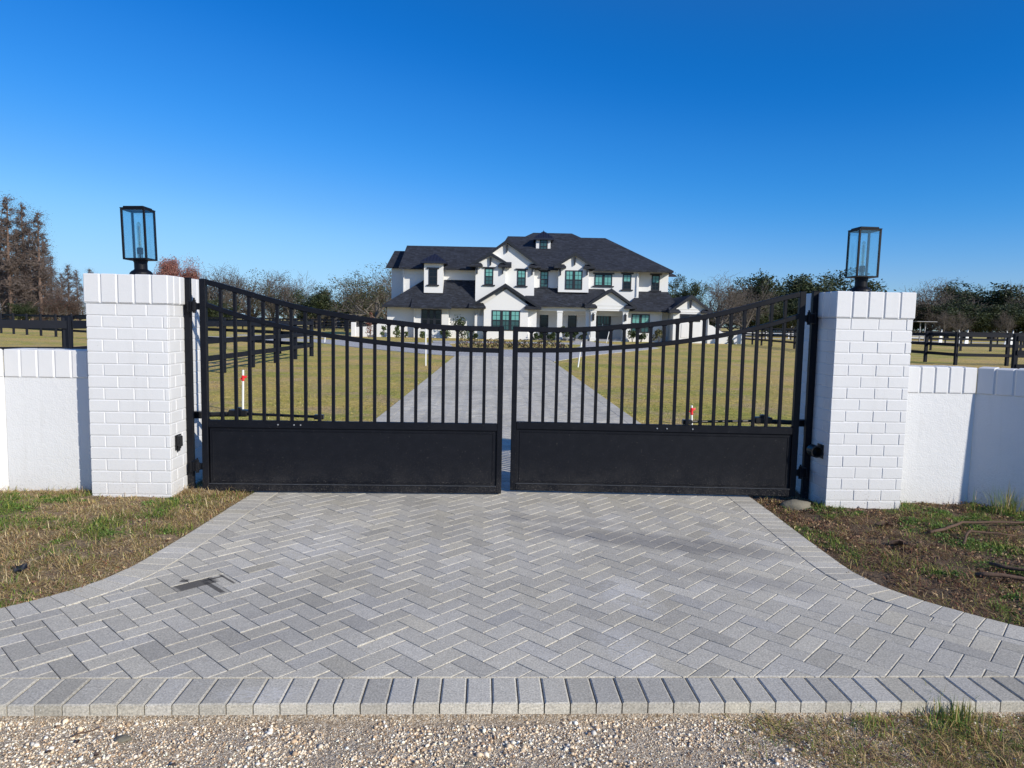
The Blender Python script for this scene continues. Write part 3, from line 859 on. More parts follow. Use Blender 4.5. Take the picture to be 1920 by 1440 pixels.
def not_wall(a, b):
    if -3.98 < a < 4.34 and b > 5.93 and b < 6.25 and (a < -3.1 or a > 3.5): return False
    if 5.75 < b < 6.42 and (-3.17 < a < -2.53 or 2.93 < a < 3.59): return False
    return True
def HM(P): return np.array([max(.45, 1.05+1.3*fbm(a+7, b, 7, 3)) for a, b, _ in P])
def greenness(x, y): return fbm(x+3, y+9, 1.7, 4)
# left verge
P = scatter(200000, -6.2, -1.9, 2.7, 6.9, lambda a, b: off_drive(a, b, -.004) and not_wall(a, b) and (fbm(a, b, 6, 3)*1.2 + rng.random()*.7 > -.22))
gn = np.array([greenness(a, b) for a, b, _ in P]) 
ed = np.array([min(1, max(0, (xl(b)-a)/.6)) for a, b, _ in P])
isg = (gn + (1-ed)*.30 + rng.normal(0, .22, len(P))) > .42
Pg = P[isg]; Ps = P[~isg]
blades('verge_grass', Pg, .036*HM(Pg), .0042, .85, pal(len(Pg), [GREEN, OLIVE, (.13, .20, .03)], [.45, .3, .25]), label='green tufts in the left verge beside the paving', cat='grass')
blades('dead_grass', Ps, .052*HM(Ps), .0032, 1.22, pal(len(Ps), [STRAW, PALE, BROWN, RUST, OLIVE], [.40, .24, .16, .06, .14]), label='dry straw coloured grass on the left verge', cat='grass')
# right verge: more litter and soil, weeds in patches
P = scatter(140000, 2.0, 6.4, 2.7, 6.9, lambda a, b: off_drive(a, b, -.004) and not_wall(a, b) and (fbm(a, b, 5, 3)*1.5 + rng.random()*.5 > -.12))
gn = np.array([greenness(a, b) for a, b, _ in P])
isg = (gn + rng.normal(0, .16, len(P))) > .20
Pg = P[isg]; Ps = P[~isg]
blades('verge_weeds', Pg, .034*HM(Pg), .0052, .85, pal(len(Pg), [GREEN, (.12, .19, .035), OLIVE], [.5, .25, .25]), label='patches of green weeds on the right verge', cat='weeds')
sel = rng.random(len(Ps)) < .82; Ps = Ps[sel]
blades('dead_leaves_and_straw', Ps, .055*HM(Ps), .0034, 1.30, pal(len(Ps), [STRAW, BROWN, (.10, .06, .038), RUST, OLIVE], [.16, .32, .26, .14, .12]), label='brown straw and leaf litter on the right verge', cat='litter')
# lawn behind the gate, thinning out with distance
def lawn_keep(a, b):
    if not off_drive(a, b, .0): return False
    if not not_wall(a, b) : return False
    return rng.random() < 1.0/(1+((b-6.3)/7.0)**2)
P = scatter(240000, -10, 10, 6.25, 26, lawn_keep)
gn = np.array([fbm(a, b, .5, 3) for a, b, _ in P]) + rng.normal(0, .3, len(P)); isg = gn > .25
cc = np.where(isg[:, None], pal(len(P), [(.30, .29, .05), (.24, .27, .045), (.38, .33, .07)], [.4, .3, .3]), pal(len(P), [(.60, .43, .15), (.72, .56, .26), (.36, .33, .07), (.28, .17, .08)], [.42, .2, .28, .10]))
blades('lawn_grass', P, .034*HM(P), .007, 1.12, np.clip(cc*1.15, 0, .85), label='short dormant lawn behind the gate', cat='grass')
# shoulder in front, right corner
P = scatter(75000, .9, 4.6, 1.9, 2.70, lambda a, b: (b < 2.652) and rng.random() < min(1, max(0, (a-1.0)/1.1 + .35*fbm(a, b, 5, 2))))
blades('shoulder_grass', P, .055*HM(P), .0026, 1.18, pal(len(P), [STRAW, OLIVE, BROWN, GREEN, RUST], [.34, .2, .26, .12, .08]), label='dry grass creeping over the gravel at the right front corner', cat='grass')
def tuft(label, x, y, n, h, spread=.05, cat='grass tuft', pl=None):
    a = rng.uniform(0, 2*np.pi, n); r = rng.uniform(0, 1, n)*spread
    pts = np.stack([x+r*np.cos(a), y+r*np.sin(a), np.full(n, ground_z(x, y)-.005)], 1)
    o = blades('grass_tuft', pts, h, .0042, .33, pl if pl is not None else pal(n, [GREEN, OLIVE, STRAW, (.15, .23, .05)], [.32, .3, .22, .16]), kind=None, label=label, cat=cat)
    return o
tuft('tall green grass tuft against the shaded right wing wall', 4.42, 5.62, 150, .22, .13)
tuft('thin grass tuft with bent stalks left of the tall tuft at the right wall', 4.18, 5.70, 24, .17, .07)
tuft('bushy grass tuft at the right end of the front paver course', 1.90, 2.600, 260, .085, .16)
tuft('small grass tuft left of the bushy one on the front paver course', 1.55, 2.585, 70, .055, .10)

# ---------------------------------------------------------- gravel shoulder
def ico():
    p = (1+5**.5)/2
    v = np.array([(-1,p,0),(1,p,0),(-1,-p,0),(1,-p,0),(0,-1,p),(0,1,p),(0,-1,-p),(0,1,-p),(p,0,-1),(p,0,1),(-p,0,-1),(-p,0,1)], float)
    v /= np.linalg.norm(v[0])
    f = np.array([(0,11,5),(0,5,1),(0,1,7),(0,7,10),(0,10,11),(1,5,9),(5,11,4),(11,10,2),(10,7,6),(7,1,8),(3,9,4),(3,4,2),(3,2,6),(3,6,8),(3,8,9),(4,9,5),(2,4,11),(6,2,10),(8,6,7),(9,8,1)])
    return v, f
IV, IF = ico()
n = 80000
x = rng.uniform(-2.6, 3.1, n); y = 2.65 - rng.power(1.3, n)*0 - rng.uniform(0, .75, n)
size = rng.lognormal(math.log(.0026), .48, n); size = np.clip(size, .0014, .012)
nz = np.array([fbm(a, b, 4, 3) for a, b in zip(x, y)])
size *= np.where(nz < -.15, .6, 1.0)
keep = (y < 2.648-size) & ((x < 1.1) | (rng.random(n) < .5)) & ~((np.abs(x-.03) < .30) & (y > 2.60) & (rng.random(n) < .93)) & ~((np.abs(x+.62) < .16) & (y > 2.615) & (rng.random(n) < .9))
x, y, size = x[keep], y[keep], size[keep]; n = len(x)
z = np.array([ground_z(a, b) for a, b in zip(x, y)])
sc = rng.uniform(.6, 1.3, (n, 1, 3))*size[:, None, None]
jit = 1+rng.uniform(-.22, .22, (n, 12, 1))
V = IV[None]*jit*sc
an = rng.uniform(0, 2*np.pi, n); ca_, sa_ = np.cos(an)[:, None], np.sin(an)[:, None]
Vx = V[..., 0]*ca_ - V[..., 1]*sa_; Vy = V[..., 0]*sa_ + V[..., 1]*ca_
V = np.stack([Vx + x[:, None], Vy + y[:, None], V[..., 2]*.8 + (z+size*.35)[:, None]], 2)
F = (IF[None] + (np.arange(n)*12)[:, None, None]).reshape(-1, 3)
cc = pal(n, [(.88, .77, .60), (.76, .60, .41), (.58, .41, .25), (.38, .25, .15), (.87, .81, .70), (.15, .11, .08)], [.30, .28, .17, .08, .13, .04])
tag(np_obj('gravel', V.reshape(-1, 3), F, M['stone'], col=np.repeat(cc, 12, 0)), 'loose shell gravel along the front of the paving', 'gravel', kind='stuff')
def pebble(label, px, py, r, col, name='stone'):
    v = IV.copy(); 
    m = MB()
    import bmesh
    me = bpy.data.meshes.new(name); bm = bmesh.new(); bmesh.ops.create_icosphere(bm, subdivisions=3, radius=1)
    for q in bm.verts:
        k = 1 + .28*mnoise.noise(q.co*1.4 + Vector((px*3, py, 0))) + .10*mnoise.noise(q.co*4)
        q.co = Vector((q.co.x*r[0]*k, q.co.y*r[1]*k, q.co.z*r[2]*k))
    bm.to_mesh(me); bm.free(); me.materials.append(col)
    for p in me.polygons: p.use_smooth = True
    o = link_mesh(name, me); o.location = (px, py, ground_z(px, py) + r[2]*.35); return tag(o, label, 'stone')
pebble('pale flat stone half buried by the foot of the right pillar', 2.66, 5.74, (.125, .07, .060), M['rock'])
pebble('pale flat stone in the gravel near the left front corner', -1.30, 2.52, (.030, .018, .012), M['rock'])
pebble('light grey round stone in the gravel in front of the centre joint', -.03, 2.37, (.013, .010, .007), M['rock'])
pebble('dark red brown chip in the gravel near the bottom edge of the photo', -.11, 2.31, (.008, .007, .005), M['stick'])
def stick(label, pts, r, name='fallen_stick', cat='stick'):
    m = MB(); P = [Vector(p) for p in pts]; Q = []
    for a, b in zip(P[:-1], P[1:]):
        for j in range(5): Q.append(a.lerp(b, j/5) + Vector((random.gauss(0, r*.5), random.gauss(0, r*.5), 0)))
    Q.append(P[-1]); Q = [Vector((q.x, q.y, q.z + ground_z(q.x, q.y))) for q in Q]
    m.tube(Q, [r*(1-.5*i/len(Q)) for i in range(len(Q))], 6); return tag(m.build(name, M['stick'], smooth=True), label, cat)
stick('long reddish root curving over the right verge below the wall', [(3.35, 5.0, .03), (3.75, 5.22, .05), (4.3, 5.25, .045), (5.0, 5.12, .04)], .012, 'exposed_root', 'root')
stick('short curved root below the long reddish one on the right verge', [(3.42, 4.75, .02), (3.62, 4.95, .05), (3.95, 4.93, .035)], .010, 'exposed_root', 'root')
stick('dark straight stick lying on the right verge, pointing at the paving', [(3.05, 4.12, .03), (3.45, 3.98, .03), (3.72, 3.86, .02)], .014)
stick('brown stick at the right edge of the photo on the verge', [(3.25, 4.28, .05), (3.62, 3.92, .04), (3.85, 3.70, .03)], .012)
stick('thin brown twig in the gravel near the left front corner', [(-1.49, 2.53, .01), (-1.45, 2.56, .012), (-1.42, 2.60, .01)], .003)
def leaf(label, x, y, s, mat, name='fallen_leaf', cat='leaf'):
    m = MB(); vs = []; fs = []; n = 9
    for i in range(n):
        t = i/(n-1); w = math.sin(math.pi*min(1, t*.95+.03))*.45*s*(1+.35*math.sin(t*17)); zc = .03*s*math.sin(t*9)+s*.12
        vs += [(t*s-s/2, -w, zc+.16*s*math.sin(t*5+1)+.25*w), (t*s-s/2, 0, zc), (t*s-s/2, w, zc+.25*w+.1*s*math.cos(t*7))]
        if i: 
            b = 3*i
            fs += [(b-3, b-2, b+1, b), (b-2, b-1, b+2, b+1)]
    m.add(vs, fs); m.add([(v[0], v[1], v[2]-.002) for v in vs], [f[::-1] for f in fs])
    o = m.build(name, mat, smooth=True); o.location = (x, y, ground_z(x, y)+.012); o.rotation_euler = (.2, -.15, random.uniform(0, 6)); return tag(o, label, cat)
leaf('black crumpled leaf on the left verge close to the paving edge', -2.62, 4.02, .085, M['plastic'])
leaf('dark curled leaf on the right verge between the roots and the paving', 2.95, 4.72, .14, M['stick'])
leaf('dark dry leaf under the long root on the right verge', 3.12, 5.2, .11, M['stick'])
for i, (x, y) in enumerate(((-1.45, 2.50), (-1.34, 2.41), (-1.52, 2.44), (-1.05, 2.36), (.16, 2.47))):
    leaf('small dark leaf scrap lying in the gravel', x, y, .018, M['stick'], 'leaf_scrap', 'leaf scrap')['group'] = 'leaf scraps in the gravel'

# ------------------------------------------------------------------- roads
def sheet(name, pts, mat, z, kind='structure'):
    m = MB(); m.slab([(p[0], p[1], z) for p in pts], .02); return tag(m.build(name, mat), kind=kind)
def F(pts): return [far(*p) for p in pts]
tipL = (-2.45, 29.98); tipR = (1.58, 27.32)
wx0 = CL[0]
sheet('driveway_fork', F([(-2.5, 30.4), (1.35, 30.4), (1.55, 28.4), (1.62, 27.4), (3.58, 33.2), (8.6, 43.4), (9.6, 46.0), (9.3, 49.0), (7.5, 51.5), (5.2, 50.0), (3.5, 41.5), (1.2, 38.6), (-.9, 38.2), (-3.4, 40.5), (-4.2, 46.5), (-5.5, 47.6), (-7.59, 48.0), (-10.34, 49.06), (-14.68, 50.98), (-23, 52.6), (-23, 47.6), (-12.95, 44.97), (-7.72, 36.64), (-5.46, 33.6), (-3.7, 31.4)][::1]), M['ring'], .006)
sheet('front_road', F([(-4.2, 46.8), (-2, 49.5), (3, 50.2), (5.2, 50.1), (7.4, 51.4), (7.2, 53.6), (6.6, 56.4), (6.6, 60.4), (5.0, 60.4), (5.0, 56.4), (4.4, 54.2), (-6, 52.6), (-5.4, 48)]), M['ring'], .010)
sheet('side_road', F([(-23, 57), (-14, 55), (-14, 57.5), (-23, 60)]), M['lane'], .006)
sheet('country_road', F([(12, 92), (140, 86), (140, 91), (12, 98)]), M['lane'], .006)
#sheet('country_road', F([(-160, 118), (-20, 102), (-20, 107), (-160, 124)]), M['lane'], .006)

# ------------------------------------------------------------------ fences
def fence(label, pts, spacing, rails=(1.31, .87, .44), h=1.45, group='black board paddock fences', mat='fence', pw=.062, rh=.07, rt=.02, name='paddock_fence', cat='fence'):
    pts = [Vector(far(*p)) for p in pts]
    o = pts[0]; root = empty(name, (o.x, o.y, 0), 0, label, cat, group)
    rb = random.Random(len(label))
    for a, b in zip(pts[:-1], pts[1:]):
        d = b-a; L = d.length; n = max(1, round(L/spacing)); d.normalize(); ang = math.atan2(d.y, d.x)
        for i in range(n + (1 if b == pts[-1] else 0)):
            p = a + d*(L*i/n) - o
            m = MB(); lean = rb.uniform(-.008, .008)
            Mx = Matrix.Translation((p.x, p.y, 0)) @ Matrix.Rotation(ang+rb.uniform(-.02, .02), 4, 'Z') @ Matrix.Rotation(lean, 4, 'Y')
            m.cbox(-pw, pw, -pw, pw, -.2, h+rb.uniform(-.02, .02), .006, M=Mx); m.build('post', M[mat], root)
        for z in rails:
            m = MB()
            for i in range(n):
                p = a + d*(L*i/n) - o; q = L/n
                Mx = Matrix.Translation((p.x, p.y, rb.uniform(-.006, .006))) @ Matrix.Rotation(ang, 4, 'Z')
                m.cbox(.004, q-.004, -pw-rt*1.5, -pw-.001, z-rh+rb.uniform(-.004, .004), z+rh, .003, M=Mx)
            m.build('rail', M[mat], root)
    return root
fence('black board fence running straight back behind the left half of the left gate leaf', [(-7.58, 12.0), (-8.0, 28.0)], 2.28)
fence('black board fence slanting away to the far left behind the left gate leaf', [(-8.0, 28.0), (-13.5, 33.0), (-29.3, 45.2), (-52, 62)], 2.4)
fence('black board fence above the left wall, coming in from the left edge', [(-13.5, 8.6), (-7.58, 12.0)], 2.2)
fence('dense black fence of the far left paddock in front of the cream shed', [(-62, 92), (-20, 84)], 2.6)
fence('second black fence line behind the far left paddock', [(-20, 84), (-17, 108), (-52, 118)], 2.8)
fence('black board fence running back behind the right end of the right gate leaf', [(19.5, 31.0), (20.3, 62)], 2.4)
fence('black board fence crossing above the right wall', [(19.5, 31.0), (31, 31.3)], 2.38)
fence('black board fence of the far right paddock, behind the nearer one', [(31.4, 53.0), (60, 52)], 2.25)
fence('black fence corner at the right edge, nearest to the wall', [(15.4, 21.6), (21.0, 21.0)], 2.4)
fence('long black fence at the foot of the right woods', [(24, 84), (110, 80)], 3.0, rails=(1.31, .87, .44))
fence('low white rail fence far off, between the house and the right gate post', [(31, 95), (55, 94)], 3.0, rails=(.75, .4), h=.9, group='white rails', mat='pvc', rh=.1)

def jump(label, x, d, s):
    X, Y = far(x, d); r = empty('jump_wing', (X, Y, 0), R(20*s), label, 'jump wing', 'white jump wings in the far right paddock')
    m = MB(); m.prism_xz([(-.3, 0), (.3, 0), (.3, .7), (.12*s+.05, 1.62), (-.1, .9)], -.04, .04); m.build('panel', M['pvc'], r)
    m = MB(); m.cbox(-.42, .42, -.35, .35, 0, .1, .02); m.build('foot', M['pvc'], r)
for i, (x, s) in enumerate(((47.2, 1), (49.3, -1), (50.1, 1), (54.6, -1), (55.1, 1), (60.5, -1))):
    jump('small white triangular jump wing showing above the far right fence', x, 78, s)
# pale flat shelter far right
X, Y = far(47.5, 82); r = empty('shelter', (X, Y, 0), 0, 'pale flat roofed shelter at the woods, just right of the right pillar', 'shelter')
m = MB(); m.cbox(-1.2, 1.2, -.8, .8, 2.42, 2.50, .02); m.build('roof', M['grey'], r)
for sx in (-1, 1):
    m = MB(); m.cbox(sx*.3-.05, sx*.3+.05, -.05, .05, 0, 2.42, .01); m.build('post', M['grey'], r)
# farm buildings far left
def shed(label, x, d, w, dep, h, rh, wall, roof, name='shed', rz=0):
    X, Y = far(x, d); r = empty(name, (X, Y, 0), R(rz), label, name.replace('_', ' '), None)
    m = MB(); m.box(-w/2, w/2, 0, dep, 0, h); m.prism_xz([(-w/2, h), (w/2, h), (0, h+rh)], .001, dep-.001); m.build('wall', M[wall], r)
    m = MB(); e = .3
    m.slab([(-w/2-e, -e, h-.15), (0, -e, h+rh+.1), (0, dep+e, h+rh+.1), (-w/2-e, dep+e, h-.15)], .1); m.slab([(0, -e, h+rh+.1), (w/2+e, -e, h-.15), (w/2+e, dep+e, h-.15), (0, dep+e, h+rh+.1)], .1); m.build('roof', M[roof], r)
    m = MB(); m.cbox(-w*.12, w*.12, -.03, -.002, 0, h*.75, .005); m.build('door', M['door'], r)
    m = MB(); m.cbox(w*.24, w*.36, -.03, -.002, h*.4, h*.7, .005); m.build('window', M['dark'], r)
    return r
shed('small cream walled shed far off behind the left gate leaf', -35.5, 128, 5, 4, 2.3, .8, 'cream', 'grey')
shed('green roofed open barn far off, right of the cream shed', -32.5, 131, 4.6, 4, 2.5, .7, 'siding', 'green', 'barn')
shed('white low barn far off, left of the house', -29.2, 127, 5.6, 4, 2.2, .7, 'siding', 'grey', 'barn')
shed('white cottage far off between the house and the right gate post', 51.5, 126, 9, 6, 2.8, 1.2, 'siding', 'grey', 'cottage')

# -------------------------------------------------------------------- house
hx, hy = far(0, 61)
house = empty('house', (hx, hy, 0), -TH, 'large white two storey house with black roofs at the end of the driveway', 'house')
def hbox(mb, x0, x1, y0, y1, z0, z1): mb.box(x0, x1, y0, y1, z0, z1)
def gwall(mb, x0, x1, y0, y1, z0, ze, za):
    xm = (x0+x1)/2
    mb.prism_xz([(x0, z0), (x1, z0), (x1, ze), (xm, za), (x0, ze)], y0, y1)
def part(name, mb, mat, parent=None, **k): return mb.build(name, M[mat], parent or house, **k)

def gable_roof(name, xl_, xr_, ze, za, yf, yb, t=.16, ret=.55, pitch_back=None, mat='shingle', brk=True):
    """two slopes, black rake boards, return pieces at the eaves; yf front edge, yb where it dies in the main roof"""
    xm = (xl_+xr_)/2
    m = MB()
    m.slab([(xl_, yf, ze), (xm, yf, za), (xm, yb, za), (xl_, yb, ze)][::1], t)
    m.slab([(xm, yf, za), (xr_, yf, ze), (xr_, yb, ze), (xm, yb, za)], t)
    r = part(name, m, mat)
    b = MB()
    for (xa, xb) in ((xl_, xm), (xr_, xm)):
        b.prism_xz([(xa, ze+.03), (xb, za+.03), (xb, za-.28), (xa, ze-.20)] if xa < xb else [(xb, za+.03), (xa, ze+.03), (xa, ze-.20), (xb, za-.28)], yf-.05, yf+.02)
    b.build('rake_board', M['trim'], r)
    if ret:
        for (xa, sg) in ((xl_, 1), (xr_, -1)):
            k = MB()
            x0, x1 = sorted((xa-.05*sg, xa+ret*2.0*sg))
            h = .30
            k.add([(x0, yf-.10, ze-.20), (x1, yf-.10, ze-.20), (x1, yf+.7, ze-.20), (x0, yf+.7, ze-.20), (x0, yf-.10, ze-.04), (x1, yf-.10, ze-.04), (x1 - (.25 if sg > 0 else 0), yf+.5, ze+h), (x0 + (.25 if sg < 0 else 0), yf+.5, ze+h), (x1, yf+.7, ze-.04), (x0, yf+.7, ze-.04)],
                  [(0, 3, 2, 1), (0, 1, 5, 4), (4, 5, 6, 7), (5, 8, 6), (4, 7, 9), (1, 2, 8, 5), (0, 4, 9, 3), (6, 8, 9, 7), (2, 3, 9, 8)])
            k.build('eave_return', M[mat], r)
    if brk:
        c = MB(); z = za-.42
        c.prism_xz([(xm-.05, z), (xm-.09, z-.05), (xm-.05, z-.62), (xm, z-.68), (xm+.05, z-.62), (xm+.09, z-.05), (xm+.05, z)], yf+.08, yf+.28); c.build('gable_peg', M['trim'], r)
    return r

def window(x0, x1, z0, z1, y, cols=1, mull=1, up='teal', dn='teald', head=True, sill=True, split=.5, name='window', hung=True):
    m = MB(); fw = .09; yf = y-.05
    m.box(x0, x1, yf, y-.002, z0, z0+fw); m.box(x0, x1, yf, y-.002, z1-fw, z1)
    m.box(x0, x0+fw, yf, y-.002, z0+fw, z1-fw); m.box(x1-fw, x1, yf, y-.002, z0+fw, z1-fw)
    W = (x1-x0-2*fw)/mull; zm = z0 + (z1-z0)*split
    for i in range(1, mull): xx = x0+fw+W*i; m.box(xx-.11, xx+.11, yf+.001, y-.003, z0+fw, z1-fw)
    for i in range(mull):
        a = x0+fw+W*i + (.11 if i else 0); b = x0+fw+W*(i+1) - (.11 if i < mull-1 else 0)
        if hung: m.box(a, b, yf+.004, y-.004, zm-.045, zm+.045)
        for c in range(1, cols):
            xx = a+(b-a)*c/cols; m.box(xx-.016, xx+.016, y-.036, y-.006, z0+fw, z1-fw)
        for zz in ((z0+zm)/2, (zm+z1)/2): m.box(a, b, y-.034, y-.007, zz-.016, zz+.016)
    f = part(name, m, 'trim')
    if head:
        q = MB(); q.box(x0-.16, x1+.16, y-.13, y-.001, z1+.002, z1+.11); q.box(x0-.10, x1+.10, y-.09, y-.001, z1-.03+.032, z1+.04); q.build('head_trim', M['trim'], f)
    if sill:
        q = MB(); q.box(x0-.16, x1+.16, y-.14, y-.001, z0-.10, z0-.002); q.build('sill', M['trim'], f)
    for i in range(mull):
        a = x0+fw+W*i; b = a+W
        q = MB(); q.box(a, b, y-.020, y-.010, zm, z1-fw); q.build('upper_pane', M[up], f)
        q = MB(); q.box(a, b, y-.020, y-.010, z0+fw, zm); q.build('lower_pane', M[dn], f)
    return f

# --- walls
w = MB()
w.box(-11.21, -10.08, 4.0, 12, 0, 6.38)
part('wall', w, 'siding')
w = MB()
w.box(-9.87, -3.00, 2.0, 11, 0.0, 6.19)
part('wall', w, 'siding')
w = MB()   # middle and right upper storey
w.box(1.01, 11.08, 2.0, 15, 2.2, 6.27)
w.box(11.26, 13.90, 3.0, 15, 0, 6.22)
part('wall', w, 'siding')
w = MB()   # tall double gable bays
gwall(w, -3.36, 1.77, 1.0, 8, 2.0, 6.71, 8.36)
part('gable_wall', w, 'siding')
w = MB()
gwall(w, -3.33, -0.74, .4, 1.6, 2.0, 6.61, 7.45)
part('gable_wall', w, 'siding')
w = MB()
gwall(w, 3.88, 6.54, 1.2, 6, 4.20, 6.63, 7.62)
part('gable_wall', w, 'siding')
w = MB()
w.box(-7.83, -6.20, .8, 4, 3.90, 6.52)
part('dormer_wall', w, 'siding')
w = MB()   # ground floor left
w.box(-11.06, -3.29, 1.0, 11.5, -.1, 2.74)
w.box(-8.71, -5.64, .6, 1.5, -.1, 2.64)
part('wall', w, 'siding')
w = MB()   # low gable bay
w.box(-3.35, 2.02, .4, 3, -.1, 2.82)
gwall(w, -2.54, 1.27, -.1, 2, -.1, 2.97, 4.31)
part('wall', w, 'siding')
w = MB()   # porch back wall and beam
w.box(1.82, 10.51, 3.0, 6, -.1, 3.68)
w.box(1.91, 6.71, .3, .7, 2.54, 3.00)
part('wall', w, 'siding')
w = MB(); w.box(1.75, 10.10, .71, 3.2, 2.81, 2.88); part('porch_ceiling', w, 'siding')
w = MB(); w.box(1.90, 10.04, -.05, 3.0, -.2, .14); part('porch_floor', w, 'grey')
w = MB(); w.box(7.13, 9.28, -.6, -.06, -.2, .07); part('step', w, 'grey')
w = MB()   # right ground floor
w.box(9.97, 13.01, .9, 9, -.1, 2.82)
w.box(13.15, 14.15, 1.6, 9, -.1, 2.88)
part('wall', w, 'siding')
w = MB()
gwall(w, 13.71, 16.73, -.4, 11, -.1, 2.81, 3.83)
part('garage_wall', w, 'siding')
# entry gable and columns
w = MB()
gwall(w, 6.56, 9.95, -.2, .25, 2.61, 3.09, 4.25)
part('entry_gable', w, 'siding')
def column(px0, px1, y, zt):
    m = MB(); m.cbox(px0, px1, y, y+(px1-px0)*.8, -.1, zt, .02); m.cbox(px0-.05, px1+.05, y-.05, y+(px1-px0)*.8+.05, -.1, .28, .02); m.cbox(px0-.04, px1+.04, y-.04, y+(px1-px0)*.8+.04, zt-.16, zt-.002, .02); part('column', m, 'siding')
column(6.66, 7.12, -.15, 2.59)
column(9.42, 9.87, -.15, 2.64)
column(3.79, 4.25, .28, 2.54)
column(6.29, 6.61, .28, 2.58)
for px in (6.87, 9.63):
    m = MB(); m.box(px-.09, px+.09, -.30, -.17, 1.78, 2.25); m.box(px-.12, px+.12, -.33, -.155, 2.25, 2.30); m.box(px-.04, px+.04, -.20, -.152, 2.30, 2.42); part('wall_lamp', m, 'trim')
# siding grooves in the gables
for px0, px1, y, zs in ((6.88, 9.72, -.2, (3.07, 2.79)), (13.93, 16.39, -.4, (2.88, 2.65))):
    for z in zs:
        m = MB(); m.box(px0, px1, y-.03, y-.001, z-.025, z+.025); part('trim_board', m, 'siding')

# --- roofs
def roof(name, polys, t=.16, mat='shingle'):
    m = MB()
    for p in polys: m.slab(p, t)
    return part(name, m, mat)
E1 = (-10.27, 1.2, 6.08)
zr1 = 8.47; xr1 = -10.12
yE = 1.3
roof('roof', [[(xr1, yE, 6.09), (0.97, yE, 6.09), (0.97, 6.0, zr1), (xr1, 6.0, zr1)],
              [(xr1, 6.0, zr1), (0.97, 6.0, zr1), (0.97, 11.5, 6.09), (xr1, 11.5, 6.09)]])
x0 = -11.63; x1 = -10.28; z0 = 6.30; z1 = 8.01
roof('roof', [[(x0, 3.5, z0), (x1, 3.5, z0), (x1, 6.6, z1), (x0+.25, 6.6, z1)], [(x0+.25, 6.6, z1), (x1, 6.6, z1), (x1, 10, z0), (x0, 10, z0)]])
# main hip
xa = -2.30; xb = 13.99; ze = 6.24; zr = 9.87
ra = -0.69; rb_ = 8.87
roof('roof', [[(xa, 1.4, ze), (xb, 1.4, ze), (rb_, 9.0, zr), (ra, 9.0, zr)], [(xb, 1.4, ze), (xb, 16.6, ze), (rb_, 9.0, zr)], [(xb, 16.6, ze), (xa, 16.6, ze), (ra, 9.0, zr), (rb_, 9.0, zr)], [(xa, 16.6, ze), (xa, 1.4, ze), (ra, 9.0, zr)]])
u0 = 0.51; u1 = 6.98; zu = 9.57; zt = 10.43; t0 = 1.84; t1 = 5.68
roof('roof', [[(u0, 8.4, zu), (u1, 8.4, zu), (t1, 10.4, zt), (t0, 10.4, zt)], [(u1, 8.4, zu), (u1, 12.4, zu), (t1, 10.4, zt)], [(u1, 12.4, zu), (u0, 12.4, zu), (t0, 10.4, zt), (t1, 10.4, zt)], [(u0, 12.4, zu), (u0, 8.4, zu), (t0, 10.4, zt)]])
# small rear step at the right eave
s0 = 13.84; s1 = 14.71
roof('roof', [[(s0, 3.5, 6.01), (s1, 3.5, 6.01), (s1-1.0, 6.5, 6.01+.9), (s0-1.5, 6.5, 6.01+.9)]])
# lower left hip
a0 = -11.32; a1 = -3.25; zl = 2.74; zt2 = 5.12
b0 = -7.89; b1 = -3.39
roof('roof', [[(a0, -.1, zl), (a1, -.1, zl), (b1, 2.0, zt2), (b0, 2.0, zt2)], [(a0, 12, zl), (a0, -.1, zl), (b0, 2.0, zt2), (b0, 9.9, zt2)]])
c0 = -8.79; c1 = -5.32
roof('roof', [[(c0, -.5, zl-.10), (c1, -.5, zl-.10), (c1, .5, zl+.72), (c0, .5, zl+.72)]], .14)
# middle porch roof and right lower roof
d0 = 1.02; d1 = 10.87; zm_ = 3.01; zmt = 4.57
roof('roof', [[(d0, -.1, zm_), (9.04, -.1, zm_), (7.98, 2.0, zmt), (1.02, 2.0, zmt)]])
e0 = 9.65; e1 = 14.44; zq = 2.76; zqt = 4.47
roof('roof', [[(e0, .2, zq), (e1, .2, zq), (13.88, 3.0, zqt), (11.29, 3.0, zqt)], [(e1, .2, zq), (e1+.6, 10, zq), (13.88, 8, zqt), (13.88, 3.0, zqt)]])
# gables
gable_roof('gable_roof', -3.57, 2.25, 6.40, 8.59, .68, 9.5, ret=.5)
gable_roof('gable_roof', -3.81, -0.29, 6.37, 7.41, .12, 2.5, ret=.55)
gable_roof('gable_roof', 3.51, 7.03, 6.44, 7.63, .92, 6, ret=.5)
gable_roof('gable_roof', -3.78, 2.34, 2.80, 4.74, -.36, 2.4, ret=.7, brk=False)
gable_roof('gable_roof', 6.15, 10.51, 3.01, 4.50, -.46, 2.6, ret=.5, brk=False)
gable_roof('gable_roof', 13.34, 16.93, 2.73, 4.08, -.66, 11, ret=.45)
